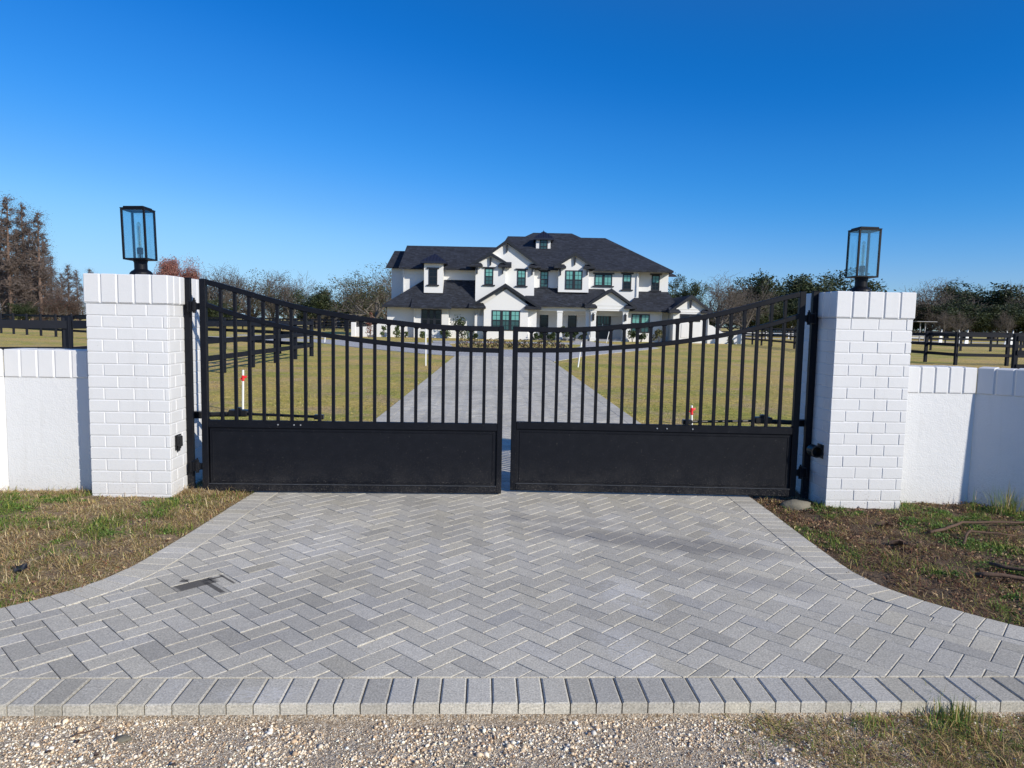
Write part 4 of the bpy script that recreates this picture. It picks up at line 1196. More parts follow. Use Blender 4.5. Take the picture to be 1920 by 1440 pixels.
# dormer cap and cupola dormer
def pyramid(name, x0, x1, y0, y1, ze, za, mat):
    xm = (x0+x1)/2; ym = (y0+y1)/2
    m = MB(); m.add([(x0, y0, ze), (x1, y0, ze), (x1, y1, ze), (x0, y1, ze), (xm, ym, za), (x0, y0, ze-.16), (x1, y0, ze-.16), (x1, y1, ze-.16), (x0, y1, ze-.16)],
        [(0, 1, 4), (1, 2, 4), (2, 3, 4), (3, 0, 4), (5, 8, 7, 6), (0, 5, 6, 1), (1, 6, 7, 2), (2, 7, 8, 3), (3, 8, 5, 0)])
    for i in range(7):
        k = (i+1)/8; xx = x0+(x1-x0)*k
        zz = ze + (za-ze)*(1-abs(2*k-1)); yy = y0 + (ym-y0)*(1-abs(2*k-1))
        m.add([(xx-.02, y0, ze+.01), (xx+.02, y0, ze+.01), (xx+.02, yy, zz+.01), (xx-.02, yy, zz+.01), (xx-.02, y0, ze+.06), (xx+.02, y0, ze+.06), (xx+.02, yy, zz+.06), (xx-.02, yy, zz+.06)],
              [(0, 3, 2, 1), (4, 5, 6, 7), (0, 1, 5, 4), (1, 2, 6, 5), (2, 3, 7, 6), (3, 0, 4, 7)])
    return part(name, m, mat)
pyramid('dormer_roof', -8.12, -5.86, .3, 3.2, 6.58, 7.38, 'metal_roof')
c0 = 2.01; c1 = 3.36
m = MB(); m.box(c0, c1, 6.0, 9, 7.69, 9.42); part('dormer_wall', m, 'siding')
pyramid('dormer_roof', 1.78, 3.67, 5.6, 8.4, 9.37, 10.19, 'metal_roof')
# knee brackets
def knee(x, y, z, s):
    m = MB(); m.box(x-.05, x+.05, y-.30, y-.001, z-.75, z); bk = part('bracket', m, 'trim')
    m = MB()
    pts = [(x+s*.05, z-.62)] + [(x+s*(.05+.55*(1-math.cos(a))), z-.62+.60*math.sin(a)) for a in [k*math.pi/2/6 for k in range(1, 7)]]
    inner = [(px_-s*.04, pz+.08) for px_, pz in pts][::-1]
    m.prism_xz([(x+s*.045, z-.70), (x+s*.045, z-.55)] + (pts+inner)[1:-1], y-.2, y-.1); m.build('curved_strut', M['trim'], bk)
knee(-3.19, .4, 6.34, -1); knee(-0.98, .4, 6.38, 1); knee(1.57, 1.0, 6.38, 1)
knee(4.04, 1.2, 6.40, -1); knee(6.37, 1.2, 6.45, 1)

# --- windows
def W(x0, x1, z0, z1, y, **k): return window(x0, x1, z0, z1, y, **k)
W(-7.42, -6.67, 4.60, 5.97, .8, cols=2, up='dark', dn='dark')
W(-2.53, -1.79, 4.67, 6.08, .4, cols=2)
W(0.28, 1.03, 4.66, 6.04, 1.0, cols=2)
W(2.32, 3.03, 4.61, 6.02, 2.0, cols=2)
W(4.49, 5.98, 4.44, 6.10, 1.2, cols=2, mull=2, head=False, sill=False)
W(7.14, 8.70, 4.85, 5.88, 2.0, cols=2, mull=2, dn='teal', hung=False)
W(9.65, 10.40, 4.56, 5.92, 2.0, cols=2, dn='dark')
W(12.39, 13.11, 4.57, 5.95, 3.0, cols=2, dn='dark')
W(2.35, 3.10, 7.89, 9.32, 6.0, cols=2, up='teald', dn='teald')
W(-8.01, -6.24, 0.75, 2.46, .6, cols=1, mull=3, up='dark', dn='dark', head=False, sill=False)
W(-1.85, 0.58, 0.75, 2.49, -.1, cols=2, mull=3, head=False, sill=False)
W(10.35, 11.93, 0.78, 2.40, .9, cols=2, mull=2, head=False, sill=False)
W(14.29, 16.02, 1.83, 2.47, -.4, cols=1, mull=2, up='dark', dn='dark', head=False, sill=False, hung=False)
m = MB(); m.box(14.42, 15.01, -.43, -.401, 0.45, 1.64); m.box(15.28, 16.02, -.43, -.401, 0.47, 1.66); part('wall_panel', m, 'siding')
for pa, pb in ((2.40, 3.17), (4.96, 5.73)):
    W(pa, pb, .35, 2.39, 3.0, cols=1, up='dark', dn='dark', head=False, sill=False, hung=False)
# double entry door
dx0 = 7.47; dx1 = 8.82; zd = 2.42
m = MB(); m.box(dx0, dx1, 2.90, 2.998, .14, zd); dr = part('door', m, 'door')
m = MB()
for i in range(4):
    a = dx0+.18+i*(dx1-dx0-.30)/4; m.box(a, a+(dx1-dx0-.30)/4-.08, 2.885, 2.902, 1.5, zd-.2); m.box(a, a+(dx1-dx0-.30)/4-.08, 2.885, 2.902, .9, 1.42)
m.build('pane', M['teald'], dr)
m = MB(); m.box((dx0+dx1)/2-.08, (dx0+dx1)/2-.04, 2.84, 2.90, 1.1, 1.5); m.build('handle', M['bolt'], dr)

# white garden walls left and right of the house
def garden_wall(label, prof, y, t, posts):
    X, Y = far(prof[0][0], 61+y); r = empty('garden_wall', (X, Y, 0), -TH, label, 'garden wall', 'white garden walls beside the house')
    o = prof[0][0]
    top = [(p[0]-o, p[1]) for p in prof]
    m = MB(); m.prism_xz([(top[0][0], -.1), (top[-1][0], -.1)] + top[::-1], 0, t); m.build('wall', M['siding'], r)
    for (px, w_, h) in posts:
        m = MB(); m.cbox(px-o-w_/2, px-o+w_/2, -.06, t+.06, -.1, h, .02); m.build('pier', M['siding'], r)
garden_wall('low white garden wall sloping down on the left of the house', [(-13.73, 0.81), (-12.53, 0.88), (-12.07, 1.08), (-10.83, 1.56)], .3, .25, [(-13.87, .38, 1.22)])
garden_wall('low white garden wall with a swooping top right of the garage gable', [(16.65, 2.45), (16.74, 1.59), (17.06, 1.50), (17.38, 1.28), (17.75, 1.06), (18.25, 0.85), (19.29, 0.87)], -.6, .25, [(19.43, .36, 1.10)])

# ---------------------------------------------------------------- shrubs
def leaf_cloud(centers, radii, n_per, size, cols, seed=0, flat=1.0):
    g = np.random.default_rng(seed); V = []; Cc = []
    allp = []
    for c, r in zip(centers, radii):
        n = int(n_per)
        d = g.normal(size=(n, 3)); d /= np.linalg.norm(d, axis=1)[:, None]
        rr = r*g.uniform(.25, 1.0, n)**.6
        allp.append(np.array(c) + d*rr[:, None]*np.array([1, 1, flat]))
    P = np.concatenate(allp); n = len(P)
    a = g.normal(size=(n, 3)); a /= np.linalg.norm(a, axis=1)[:, None]; b = np.cross(a, g.normal(size=(n, 3))); b /= np.linalg.norm(b, axis=1)[:, None]
    s = size*g.uniform(.5, 1.3, n)[:, None]
    V = np.stack([P-a*s, P+b*s*.5, P+a*s, P-b*s*.5], 1).reshape(-1, 3)
    q = (np.arange(n)*4)[:, None] + np.array([[0, 1, 2, 3]])
    k = g.choice(len(cols), n); C = np.array(cols)[k]*g.uniform(.6, 1.35, (n, 1))
    return V, q, np.repeat(np.clip(C, 0, 1), 4, 0)
DG = [(.025, .045, .015), (.045, .07, .02), (.06, .09, .03)]
MG = [(.06, .10, .03), (.09, .13, .04), (.12, .15, .06)]
RD = [(.20, .07, .05), (.28, .12, .09), (.14, .08, .05)]
def shrub(label, x, d, w, h, cols, seed, cat='shrub', n=260, size=.09, name='shrub', stem='barkd', upright=False):
    X, Y = far(x, d); r = empty(name, (X, Y, 0), 0, label, cat)
    g = random.Random(seed)
    k = 6
    cs = [(g.uniform(-.5, .5)*w*.6, g.uniform(-.3, .3)*w*.6, h*(.25+.65*g.random())) for _ in range(k)]; rs = [w*g.uniform(.18, .34) for _ in range(k)]
    if upright: cs = [(g.uniform(-.15, .15)*w, g.uniform(-.1, .1)*w, h*(.12+.16*i)) for i in range(k)]; rs = [w*(.5-.06*i)*.9 for i in range(k)]
    V, q, C = leaf_cloud(cs, rs, n/k, size, cols, seed); np_obj('foliage', V, [q], M['leaf'], r, C)
    m = MB()
    for c in cs: m.tube([(0, 0, -.05), (c[0]*.5, c[1]*.5, c[2]*.5), c], [.02, .014, .006], 5)
    m.build('stem', M[stem], r)
    return r
sh = [('broad dark green shrub against the left wing, taller than its neighbours', 868, 634, 1.9, 1.75, DG, 420),
      ('small round clipped shrub right of the broad dark one', 891, 634, .5, .5, DG, 160),
      ('loose green shrub left of the broad dark one', 838, 633, 1.0, .8, MG, 220),
      ('low bush under the left edge of the dark three part window', 797, 632, .8, .5, MG, 160),
      ('small spiky shrub by the far left corner of the house', 724, 633, .8, 1.0, MG, 110),
      ('pointed young shrub right of the corner shrub, left wing', 748, 633, .7, 1.2, MG, 200),
      ('thin low shrub between the pointed shrub and the left window', 763, 633, .5, .5, MG, 90),
      ('round clipped shrub at the left end of the porch bed', 1006, 637, .6, .55, DG, 180),
      ('leafy shrub in front of the first porch column', 1018, 636, .8, 1.1, DG, 240),
      ('spreading shrub below the left porch window', 1035, 637, .8, .9, DG, 220),
      ('upright shrub in the middle of the porch bed', 1058, 637, .7, 1.2, DG, 240),
      ('upright shrub right of the second porch window', 1078, 637, .7, 1.1, DG, 240),
      ('small shrub at the right end of the porch bed', 1093, 637, .7, .8, DG, 180),
      ('green shrub left under the right ground floor window', 1184, 638, .9, .9, DG, 220),
      ('green shrub in the middle under the right ground floor window', 1200, 638, .9, .8, DG, 220),
      ('yellowish bush right of the right ground floor window', 1232, 638, 1.1, 1.2, [(.16, .15, .06), (.22, .2, .1), (.1, .11, .05)], 260),
      ('narrow dark cypress shrub against the swooping garden wall', 1372, 640, .6, 1.1, DG, 260)]
SH = {868: -4.28, 891: -3.22, 838: -5.69, 797: -7.58, 724: -10.96, 748: -9.86, 763: -9.16, 1006: 2.01, 1018: 2.56, 1035: 3.33, 1058: 4.37, 1078: 5.28, 1093: 5.96, 1184: 10.18, 1200: 10.92, 1232: 12.42, 1372: 18.36}
for i, (lb, px, py, w_, h_, c_, n_) in enumerate(sh):
    shrub(lb, SH[px], 61-.9 if px < 1300 else 59.4, w_, h_, c_, 40+i, n=n_*2, upright=(px in (1372, 748)))
shrub('reddish brown narrow young tree in front of the left garden wall', -11.74, 58, .9, 2.1, RD, 90, 'young tree', 420, .07, 'young_tree', 'bark', True)
# planting bed in the turning circle
V, q, C = leaf_cloud([(x_, y_, .18+.12*math.sin(i*1.7)) for i, (x_, y_) in enumerate([far(-2.9+.42*k, 41.0+1.3*math.sin(k*1.3)) for k in range(15)])], [.42]*15, 170, .06, [(.13, .06, .045), (.10, .06, .04), (.07, .09, .03), (.05, .06, .025)], 5, .75)
tag(np_obj('bed_plants', V, [q], M['leaf'], col=C), 'low reddish ground cover in the round bed of the turning circle', 'ground cover', kind='stuff')

# broad leaved weeds and leaf crumbs on the verges
def near_patches(n, x0, x1, y0, y1, ok):
    out = []
    k = 0
    while len(out) < n and k < n*60:
        k += 1; a = random.uniform(x0, x1); b = random.uniform(y0, y1)
        if off_drive(a, b, .02) and not_wall(a, b) and ok(a, b): out.append((a, b))
    return out
pl_ = near_patches(70, -5.6, -1.9, 2.8, 5.9, lambda a, b: greenness(a, b) + max(0, .35-(xl(b)-a))*.8 > .22)
V, q, C = leaf_cloud([(a, b, ground_z(a, b)+.006) for a, b in pl_], [random.uniform(.03, .09) for _ in pl_], 130, .0085, [(.10, .19, .03), (.15, .25, .05), (.08, .14, .025)], 8, .30)
tag(np_obj('clover', V, [q], M['leaf'], col=C), 'bright green clover patches in the left verge', 'clover', kind='stuff')
pr_ = near_patches(110, 2.35, 5.4, 2.8, 5.9, lambda a, b: greenness(a, b) > .12)
V, q, C = leaf_cloud([(a, b, ground_z(a, b)+.008) for a, b in pr_], [random.uniform(.03, .11) for _ in pr_], 150, .0095, [(.10, .19, .03), (.14, .24, .045), (.07, .13, .025)], 9, .32)
tag(np_obj('clover', V, [q], M['leaf'], col=C), 'bright green clover patches in the right verge', 'clover', kind='stuff')
lr_ = near_patches(420, 2.3, 5.6, 2.7, 6.0, lambda a, b: True)
V, q, C = leaf_cloud([(a, b, ground_z(a, b)+.010) for a, b in lr_], [random.uniform(.05, .14) for _ in lr_], 46, .011, [(.24, .12, .07), (.14, .075, .045), (.33, .20, .11), (.07, .045, .03), (.42, .30, .17)], 10, .12)
tag(np_obj('leaf_litter', V, [q], M['leaf'], col=C), 'brown crumbled leaves scattered over the right verge', 'leaf litter', kind='stuff')
ll_ = near_patches(220, -5.8, -1.9, 2.8, 6.0, lambda a, b: greenness(a, b) < .3)
V, q, C = leaf_cloud([(a, b, ground_z(a, b)+.010) for a, b in ll_], [random.uniform(.04, .12) for _ in ll_], 18, .010, [(.28, .13, .08), (.16, .09, .05), (.40, .27, .15), (.50, .38, .22)], 11, .12)
tag(np_obj('leaf_litter', V, [q], M['leaf'], col=C), 'brown crumbled leaves scattered over the left verge', 'leaf litter', kind='stuff')
# white downspouts on the house front
for a, b, y, zt in ((-8.61, 0, .54, 2.57), (-3.47, 0, .93, 2.77), (12.94, 0, .83, 2.67), (-9.76, 0, 1.93, 6.05), (10.92, 0, 1.93, 6.21)):
    m = MB(); z0 = .05 if zt < 4 else 3.97
    m.cbox(a-.045, a+.045, y-.07, y-.003, z0, zt, .01); part('downspout', m, 'siding')

# ------------------------------------------------------------------- trees
def seg_mesh(segs, n):
    S = np.array(segs)                       # (k, 8): p0 p1 r0 r1
    p0, p1, r0, r1 = S[:, :3], S[:, 3:6], S[:, 6], S[:, 7]
    d = p1-p0; L = np.linalg.norm(d, axis=1)[:, None]; d = d/np.maximum(L, 1e-6)
    a = np.where(np.abs(d[:, 2:3]) < .9, np.array([[0, 0, 1.]]), np.array([[1., 0, 0]]))
    u = np.cross(d, a); u /= np.linalg.norm(u, axis=1)[:, None]; w_ = np.cross(d, u)
    an = np.arange(n)*2*np.pi/n
    ring = u[:, None]*np.cos(an)[None, :, None] + w_[:, None]*np.sin(an)[None, :, None]
    V = np.concatenate([p0[:, None]+ring*r0[:, None, None], p1[:, None]+ring*r1[:, None, None]], 1).reshape(-1, 3)
    k = np.arange(len(S))*2*n; i = np.arange(n); j = (i+1) % n
    q = np.stack([k[:, None]+i, k[:, None]+j, k[:, None]+n+j, k[:, None]+n+i], 2).reshape(-1, 4)
    return V, q
def grow(g, p, d, L, r, lev, maxlev, segs, tips, spread, up, wig, nb):
    """recursive limb; segs[lev] collects frustums"""
    steps = 4 if lev < 3 else 3
    q = np.array(p, float); d = np.array(d, float)
    for s in range(steps):
        d = d + g.normal(0, wig, 3) + np.array([0, 0, up]); d /= np.linalg.norm(d)
        e = q + d*L/steps; ra = r*(1-.55*s/steps); rb2 = r*(1-.55*(s+1)/steps)
        segs.append((lev, (*q, *e, ra, rb2))); q = e
        if lev < maxlev and (s >= 1 or lev > 0):
            for _ in range(nb[lev]):
                if g.random() < .85:
                    a = g.normal(0, 1, 3); a -= d*a.dot(d); a /= np.linalg.norm(a)
                    th = spread*g.uniform(.6, 1.25)
                    nd = d*math.cos(th) + a*math.sin(th)
                    grow(g, q, nd, L*g.uniform(.50, .74), rb2*.62, lev+1, maxlev, segs, tips, spread, up*.8, wig*1.15, nb)
    tips.append(q)
def tree_mesh(kind, seed, h):
    g = np.random.default_rng(seed); segs = []; tips = []
    if kind in ('bare', 'oak', 'red', 'halfoak', 'rust'):
        n0 = g.integers(2, 4) if kind != 'red' else 1
        base = np.array([0, 0, 0.]); th = h*(.16 if kind != 'red' else .3)
        segs.append((0, (0, 0, -.3, .1, 0, th, h*.034, h*.026)))
        top = np.array([.1, 0, th])
        a0 = g.uniform(0, 6.28)
        m = 4
        for i in range(m):
            an = a0 + i*2*math.pi/m + g.uniform(-.4, .4); tilt = g.uniform(.35, .95) if i else .15
            d = (math.sin(tilt)*math.cos(an), math.sin(tilt)*math.sin(an), math.cos(tilt))
            grow(g, top, d, h*(.48 if kind != 'red' else .42), h*.018, 1, 4 if kind in ('bare', 'red', 'rust') else 3, segs, tips, .70, .10, .17, (1, 1, 2, 2) if kind != 'bare' else (1, 2, 2, 2))
    if kind == 'cypress':
        q = np.array([0, 0, -.3]); n = 16; r = h*.018
        pts = [q]
        for i in range(n): q = q + np.array([g.normal(0, .02), g.normal(0, .02), (h+.3)/n]); pts.append(q)
        for i in range(n): segs.append((0, (*pts[i], *pts[i+1], r*(1-i/n)**.8+.02, r*(1-(i+1)/n)**.8+.02)))
        nbr = 92
        for i in range(nbr):
            t = .22 + .78*(i/nbr)**.85; k = min(n-1, int(t*n)); p = pts[k] + (pts[k+1]-pts[k])*(t*n-k)
            an = g.uniform(0, 6.28); Lb = h*(.092*(1-t)**.7+.016)*g.uniform(.35, 1.45)
            d = (math.cos(an), math.sin(an), g.uniform(-.25, .35))
            grow(g, p, d, Lb, .035*(1-t)+.022, 2, 4, segs, tips, .75, .0, .2, (1, 1, 2, 2))
    return segs, tips
LIB = {}
def tree_lib(kind, seed, h):
    key = (kind, seed)
    if key in LIB: return LIB[key]
    segs, tips = tree_mesh(kind, seed, h)
    H = max(s[1][5] for s in segs); f = h/H
    segs = [(l, tuple(v*f for v in s)) for l, s in segs]; tips = [t*f for t in tips]
    big = [s for l, s in segs if l <= 2]; small = [(*s[:6], max(s[6], .018), max(s[7], .012)) for l, s in segs if l > 2]
    bark = {'cypress': 'cyp', 'oak': 'barkd', 'halfoak': 'bark'}.get(kind, 'bark')
    V, q = seg_mesh(big, 6)
    r = empty('tree'); T = np_obj('trunk', V, [q], M[bark], r, smooth=True)
    parts = [T]
    if small:
        V, q = seg_mesh(small, 3); parts.append(np_obj('twigs', V, [q], M[{'oak': 'barkd', 'cypress': 'cyptwig'}.get(kind, 'twig')], r))
    g = np.random.default_rng(seed+99)
    P = np.array(tips)
    spec = {'oak': (85, 1.0, .15, [(.018, .032, .012), (.03, .05, .018), (.05, .07, .025), (.075, .09, .035)]),
            'halfoak': (28, .95, .105, [(.065, .08, .032), (.10, .105, .055), (.13, .11, .065), (.045, .058, .028)]),
            'rust': (12, .8, .10, [(.12, .06, .045), (.09, .055, .04), (.07, .055, .04)]),
            'red': (60, 1.1, .10, [(.30, .10, .08), (.36, .17, .13), (.24, .13, .10)]),
            'bare': (2.2, .7, .06, [(.12, .10, .07), (.15, .12, .085), (.10, .10, .06)]),
            'cypress': (1.2, .75, .036, [(.11, .07, .06), (.09, .07, .065), (.13, .085, .075), (.06, .05, .05)])}[kind]
    if kind == 'oak': P = np.concatenate([P, P[g.random(len(P)) < .5]*[[.8, .8, .78]]])
    n = int(len(P)*spec[0]); c = P[g.integers(0, len(P), n)] + g.normal(0, spec[1]*.5, (n, 3))*[1, 1, .7]
    c[:, 2] = np.maximum(c[:, 2], .3)
    a = g.normal(size=(n, 3)); a /= np.linalg.norm(a, axis=1)[:, None]; b = np.cross(a, g.normal(size=(n, 3))); b /= np.linalg.norm(b, axis=1)[:, None]
    s = spec[2]*g.uniform(.5, 1.4, n)[:, None]
    V = np.stack([c-a*s, c+b*s*.55, c+a*s, c-b*s*.55], 1).reshape(-1, 3)
    q = (np.arange(n)*4)[:, None] + np.array([[0, 1, 2, 3]])
    ck = np.array(spec[3])[g.choice(len(spec[3]), n)]*g.uniform(.65, 1.35, (n, 1))
    parts.append(np_obj('crown', V, [q], M['leaf'], r, np.repeat(ck, 4, 0)))
    LIB[key] = [r, parts, False, h]
    return LIB[key]
NAMES = {'rust': 'rusty_tree', 'oak': 'oak_tree', 'halfoak': 'oak_tree', 'red': 'maple_tree', 'bare': 'bare_tree', 'cypress': 'cypress_tree'}
def tree(kind, seed, x, d, h, label, group=None, wide=1.0, cat='tree'):
    L = tree_lib(kind, seed, 10.0)
    X, Y = far(x, d)
    if not L[2]:
        r = L[0]; L[2] = True; r.name = NAMES[kind]
    else:
        r = L[0].copy(); COL.objects.link(r); r.name = NAMES[kind]
        for p in L[1]:
            c = p.copy(); COL.objects.link(c); c.parent = r
    for k in ('group',):
        if k in r: del r[k]
    f = h/L[3]
    r.location = (X, Y, 0); r.scale = (f*wide, f*wide, f); r.rotation_euler = (0, 0, random.uniform(0, 6.28))
    tag(r, label, cat, group); return r
def px(x, py, d):      # helper for laying the tree line out: bearing (photo x) and height at distance d
    hz = 586 + (x-90)*.0194
    return (x-960)*d/1320.0 - (hz-py)*0.0, (hz-py)*d/1320.0+1.5
def T(kind, seed, x, top, d, label, group=None, wide=1.0):
    X, h = px(x, top, d); return tree(kind, seed, X, d, h, label, group, wide)
# cypress stand, far left
CY = 'tall bare cypress in the stand at the left edge'
T('cypress', 1, -45, 380, 92, CY, 'cypress stand at the left edge')
T('cypress', 2, -12, 392, 94, CY, 'cypress stand at the left edge')
T('cypress', 3, 22, 372, 90, 'tallest bare cypress of the stand at the left edge', None)
T('cypress', 2, 8, 410, 97, CY, 'cypress stand at the left edge')
T('cypress', 1, 50, 384, 91, 'bare cypress just right of the tallest one in the stand')
T('cypress', 3, 78, 400, 90, 'outermost tall cypress of the stand, its right side open to the sky')
for x_, t_, d_, s_ in ((60, 425, 99, 1), (36, 430, 104, 3), (88, 445, 102, 2), (-8, 420, 103, 2), (70, 470, 108, 2), (45, 475, 110, 1), (99, 480, 106, 3), (15, 470, 110, 2)):
    T('cypress', s_, x_, t_, d_, 'lower bare cypress at the back of the left stand', 'back row of the cypress stand')
for x_, t_, d_, s_ in ((108, 520, 104, 2), (118, 512, 108, 3), (131, 496, 110, 1), (146, 506, 112, 2), (172, 504, 118, 3)):
    T('cypress', s_, x_, t_, d_, 'short thin cypress between the left stand and the left pillar', 'thin cypresses behind the left pillar')
for x_, t_, d_ in ((100, 555, 88), (118, 548, 90), (136, 558, 91)):
    T('rust', 21, x_, t_, d_, 'low russet tree at the foot of the left woods', 'russet undergrowth trees', 1.4)
for x_, t_, d_, k_ in ((-30, 556, 90, 'halfoak'), (5, 565, 92, 'halfoak'), (45, 566, 89, 'oak'), (72, 572, 90, 'halfoak'), (150, 560, 100, 'halfoak'), (20, 548, 104, 'halfoak'), (66, 550, 106, 'bare'), (95, 560, 100, 'bare')):
    T(k_, 31 if k_ == 'oak' else (41 if k_ == 'halfoak' else 11), x_, t_, d_, 'low brushy tree filling in below the left cypresses', 'brush below the cypresses', 1.6)
T('red', 23, 330, 486, 105, 'red leaved maple showing above the left pillar cap and gate post', None, .7)
# left middle group
T('bare', 11, 402, 494, 104, 'pale bare tree with forked trunk behind the top of the left gate leaf', None, 1.25)
T('bare', 12, 440, 496, 106, 'widest bare tree in the group left of the house, second from the gate post', None, 1.35)
T('halfoak', 41, 476, 508, 110, 'half bare brownish oak in the middle of the left tree group', None, 1.25)
T('bare', 13, 512, 506, 108, 'bare tree with fine twigs right of the half bare brown oak', None, 1.2)
T('bare', 14, 548, 508, 106, 'last bare tree before the gap in the left tree line', None, 1.15)
T('oak', 32, 592, 541, 100, 'dark rounded evergreen in the gap left of the house', None, 1.3)
T('oak', 31, 408, 560, 96, 'low dark evergreen bush tree behind the left hinge stile', None, 1.5)
T('halfoak', 42, 628, 526, 108, 'leafy grey oak right of the dark rounded evergreen', None, 1.35)
T('halfoak', 43, 668, 510, 100, 'broad grey green oak halfway to the house on the left', None, 1.4)
T('halfoak', 41, 704, 500, 96, 'tall grey green oak partly behind the left corner of the house', None, 1.3)
T('bare', 12, 722, 492, 104, 'bare treetop poking above the oak at the left corner of the house', None, .9)
for x_, t_, d_, k_, s_ in ((385, 545, 122, 'bare', 13), (425, 540, 124, 'halfoak', 42), (470, 545, 126, 'bare', 14), (505, 542, 124, 'halfoak', 43), (540, 545, 128, 'bare', 11), (570, 555, 124, 'halfoak', 42), (610, 556, 126, 'bare', 12), (640, 552, 122, 'halfoak', 41), (690, 545, 124, 'oak', 31), (725, 540, 120, 'halfoak', 43), (655, 560, 112, 'oak', 33), (350, 540, 126, 'bare', 12), (300, 535, 130, 'halfoak', 41), (250, 535, 130, 'bare', 13), (210, 535, 128, 'halfoak', 42)):
    T(k_, s_, x_, t_, d_, 'lower tree in the back row left of the house', 'back row of trees left of the house', 1.5)
# right of the house
T('oak', 33, 1276, 519, 84, 'round leafy green tree just right of the upper storey of the house', None, .62)
T('bare', 12, 1346, 508, 98, 'large pale bare tree right of the house', None, 1.35)
T('bare', 14, 1392, 518, 104, 'reddish grey bare tree between the large pale one and the dark oaks', None, 1.2)
T('oak', 31, 1432, 514, 112, 'tallest dark oak above the middle of the right gate leaf', None, 1.3)
T('oak', 32, 1476, 522, 114, 'dark oak right of the tallest one, above the right gate leaf', None, 1.3)
T('halfoak', 43, 1500, 526, 118, 'thinner brownish oak between the dark oaks and the right hinge post', None, 1.3)
T('oak', 33, 1548, 509, 116, 'tall dark oak left of the right lantern', None, 1.35)
for x_, t_, d_, s_ in ((1330, 585, 112, 32), (1365, 575, 118, 33), (1400, 560, 110, 31), (1440, 560, 108, 33), (1480, 562, 108, 32), (1515, 555, 110, 31), (1580, 545, 118, 32), (1620, 550, 120, 33), (1660, 556, 124, 31)):
    T('oak', s_, x_, t_, d_, 'lower dark oak in the row behind the right gate leaf', 'lower oaks behind the right gate leaf', 1.6)
T('bare', 13, 1738, 521, 120, 'bare grey tree standing alone just right of the right pillar cap', None, 1.45)
T('oak', 32, 1800, 533, 128, 'first big dark oak right of the bare grey tree', None, 1.7)
T('oak', 31, 1850, 541, 126, 'second big dark oak of the right woods', None, 1.7)
T('oak', 33, 1895, 550, 128, 'big dark oak near the right edge of the photo', None, 1.6)
T('oak', 32, 1950, 535, 126, 'dark oak cut by the right edge of the photo', None, 1.6)
T('bare', 14, 1925, 522, 118, 'bare branches entering at the right edge above the oaks', None, 1.0)
for x_, t_, d_, s_ in ((1700, 570, 132, 31), (1735, 566, 130, 32), (1770, 562, 118, 33), (1815, 568, 116, 31), (1860, 572, 116, 32), (1905, 572, 118, 33), (1950, 570, 116, 31), (1990, 560, 124, 32)):
    T('oak', s_, x_, t_, d_, 'lower dark oak at the foot of the right woods', 'understorey of the right woods', 1.9)
for x_, t_, d_, s_ in ((1762, 575, 110, 11), (1792, 580, 110, 13), (1880, 578, 111, 12)):
    T('bare', s_, x_, t_, d_, 'small bare pale tree in front of the dark right woods', 'small bare trees before the right woods', 1.0)
for x_, t_, d_, s_ in ((760, 560, 130, 31), (850, 560, 130, 32), (950, 565, 132, 33), (1060, 560, 130, 31), (1170, 565, 130, 32), (1255, 556, 120, 33), (1300, 575, 118, 31)):
    T('oak', s_, x_, t_, d_, 'oak behind the house', 'oaks hidden behind the house', 1.6)


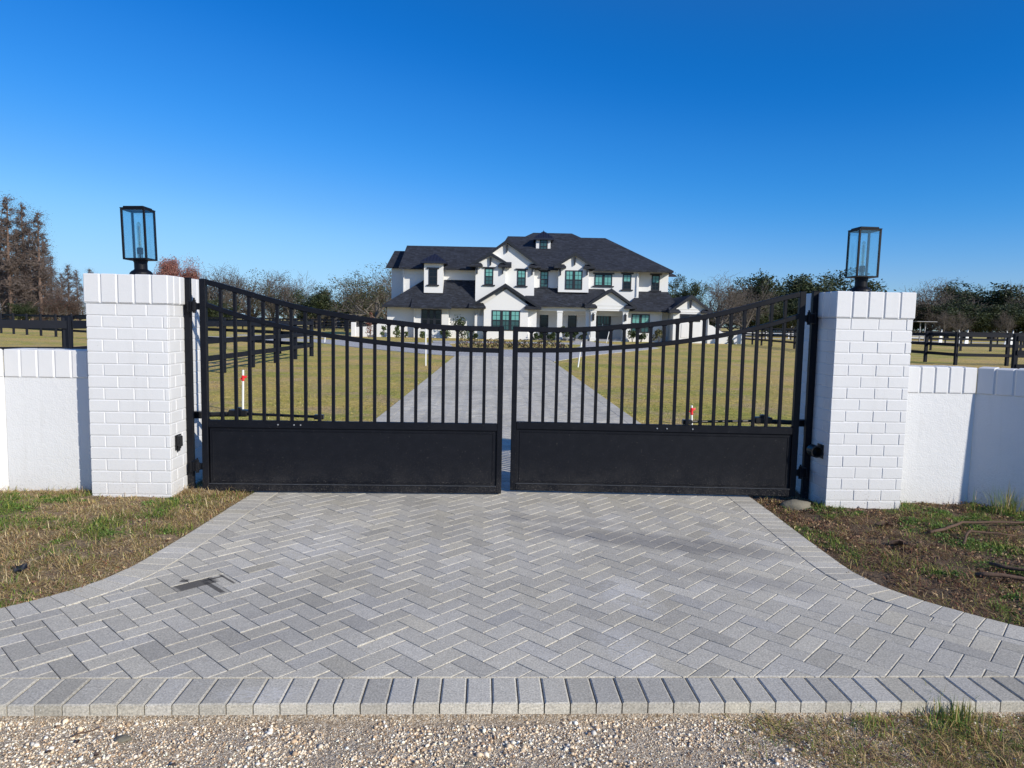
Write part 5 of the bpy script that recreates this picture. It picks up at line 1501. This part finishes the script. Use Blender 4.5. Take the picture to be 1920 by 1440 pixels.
# --------------------------------------------------------- sky, sun, camera
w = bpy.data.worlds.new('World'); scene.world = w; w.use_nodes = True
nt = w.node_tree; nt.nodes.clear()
AZ, EL = R(47.5), R(26)
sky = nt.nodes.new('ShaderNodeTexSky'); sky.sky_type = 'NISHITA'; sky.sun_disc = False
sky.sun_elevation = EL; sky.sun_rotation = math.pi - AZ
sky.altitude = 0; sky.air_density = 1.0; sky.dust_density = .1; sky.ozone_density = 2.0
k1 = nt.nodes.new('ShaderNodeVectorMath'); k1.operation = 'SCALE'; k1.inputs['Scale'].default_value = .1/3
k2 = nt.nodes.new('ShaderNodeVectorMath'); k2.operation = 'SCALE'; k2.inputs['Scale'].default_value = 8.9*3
hs = nt.nodes.new('ShaderNodeRGBCurve')      # deepens the blue; unseen zenith whitened to make the shade more neutral
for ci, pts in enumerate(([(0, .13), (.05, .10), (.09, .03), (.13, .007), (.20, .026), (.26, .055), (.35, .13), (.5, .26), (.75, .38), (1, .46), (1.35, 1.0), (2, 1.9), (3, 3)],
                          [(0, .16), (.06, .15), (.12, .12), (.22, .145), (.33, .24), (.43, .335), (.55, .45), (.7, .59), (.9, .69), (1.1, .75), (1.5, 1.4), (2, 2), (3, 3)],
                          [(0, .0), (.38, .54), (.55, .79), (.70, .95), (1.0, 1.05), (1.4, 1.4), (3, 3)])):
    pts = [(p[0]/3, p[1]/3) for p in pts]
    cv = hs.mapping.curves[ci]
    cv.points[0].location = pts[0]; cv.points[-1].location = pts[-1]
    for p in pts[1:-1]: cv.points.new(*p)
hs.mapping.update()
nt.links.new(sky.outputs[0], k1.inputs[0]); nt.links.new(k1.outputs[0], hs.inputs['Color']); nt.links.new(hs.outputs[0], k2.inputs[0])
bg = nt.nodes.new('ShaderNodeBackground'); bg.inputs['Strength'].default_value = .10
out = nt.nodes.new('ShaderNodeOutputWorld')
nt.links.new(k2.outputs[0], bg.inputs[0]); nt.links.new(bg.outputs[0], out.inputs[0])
ld = bpy.data.lights.new('sun', 'SUN'); ld.energy = 4.2; ld.angle = R(.53); ld.color = (1.0, .935, .82)
lo = bpy.data.objects.new('sun', ld); COL.objects.link(lo)
s = Vector((math.sin(AZ)*math.cos(EL), -math.cos(AZ)*math.cos(EL), math.sin(EL)))
lo.rotation_euler = s.to_track_quat('Z', 'Y').to_euler(); lo.location = s*50

cd = bpy.data.cameras.new('camera'); cam = bpy.data.objects.new('camera', cd); COL.objects.link(cam); scene.camera = cam
cd.sensor_fit = 'HORIZONTAL'; cd.sensor_width = 36; cd.lens = 1320/1920*36; cd.clip_start = .05; cd.clip_end = 4000
yaw, pit, rol = R(-2.4), R(-5.03), R(1.11)
Fv = Vector((-math.sin(yaw)*math.cos(pit), math.cos(yaw)*math.cos(pit), math.sin(pit)))
R0 = Vector((math.cos(yaw), math.sin(yaw), 0)); U0 = R0.cross(Fv)
Rv = R0*math.cos(rol) + U0*math.sin(rol); Uv = -R0*math.sin(rol) + U0*math.cos(rol)
cam.matrix_world = Matrix(((Rv.x, Uv.x, -Fv.x, 0), (Rv.y, Uv.y, -Fv.y, 0), (Rv.z, Uv.z, -Fv.z, 1.5), (0, 0, 0, 1)))

scene.render.engine = 'CYCLES'
scene.view_settings.view_transform = 'Standard'; scene.view_settings.look = 'None'
scene.view_settings.exposure = 0.2; scene.view_settings.gamma = 1.0
scene.cycles.max_bounces = 6; scene.cycles.transparent_max_bounces = 12
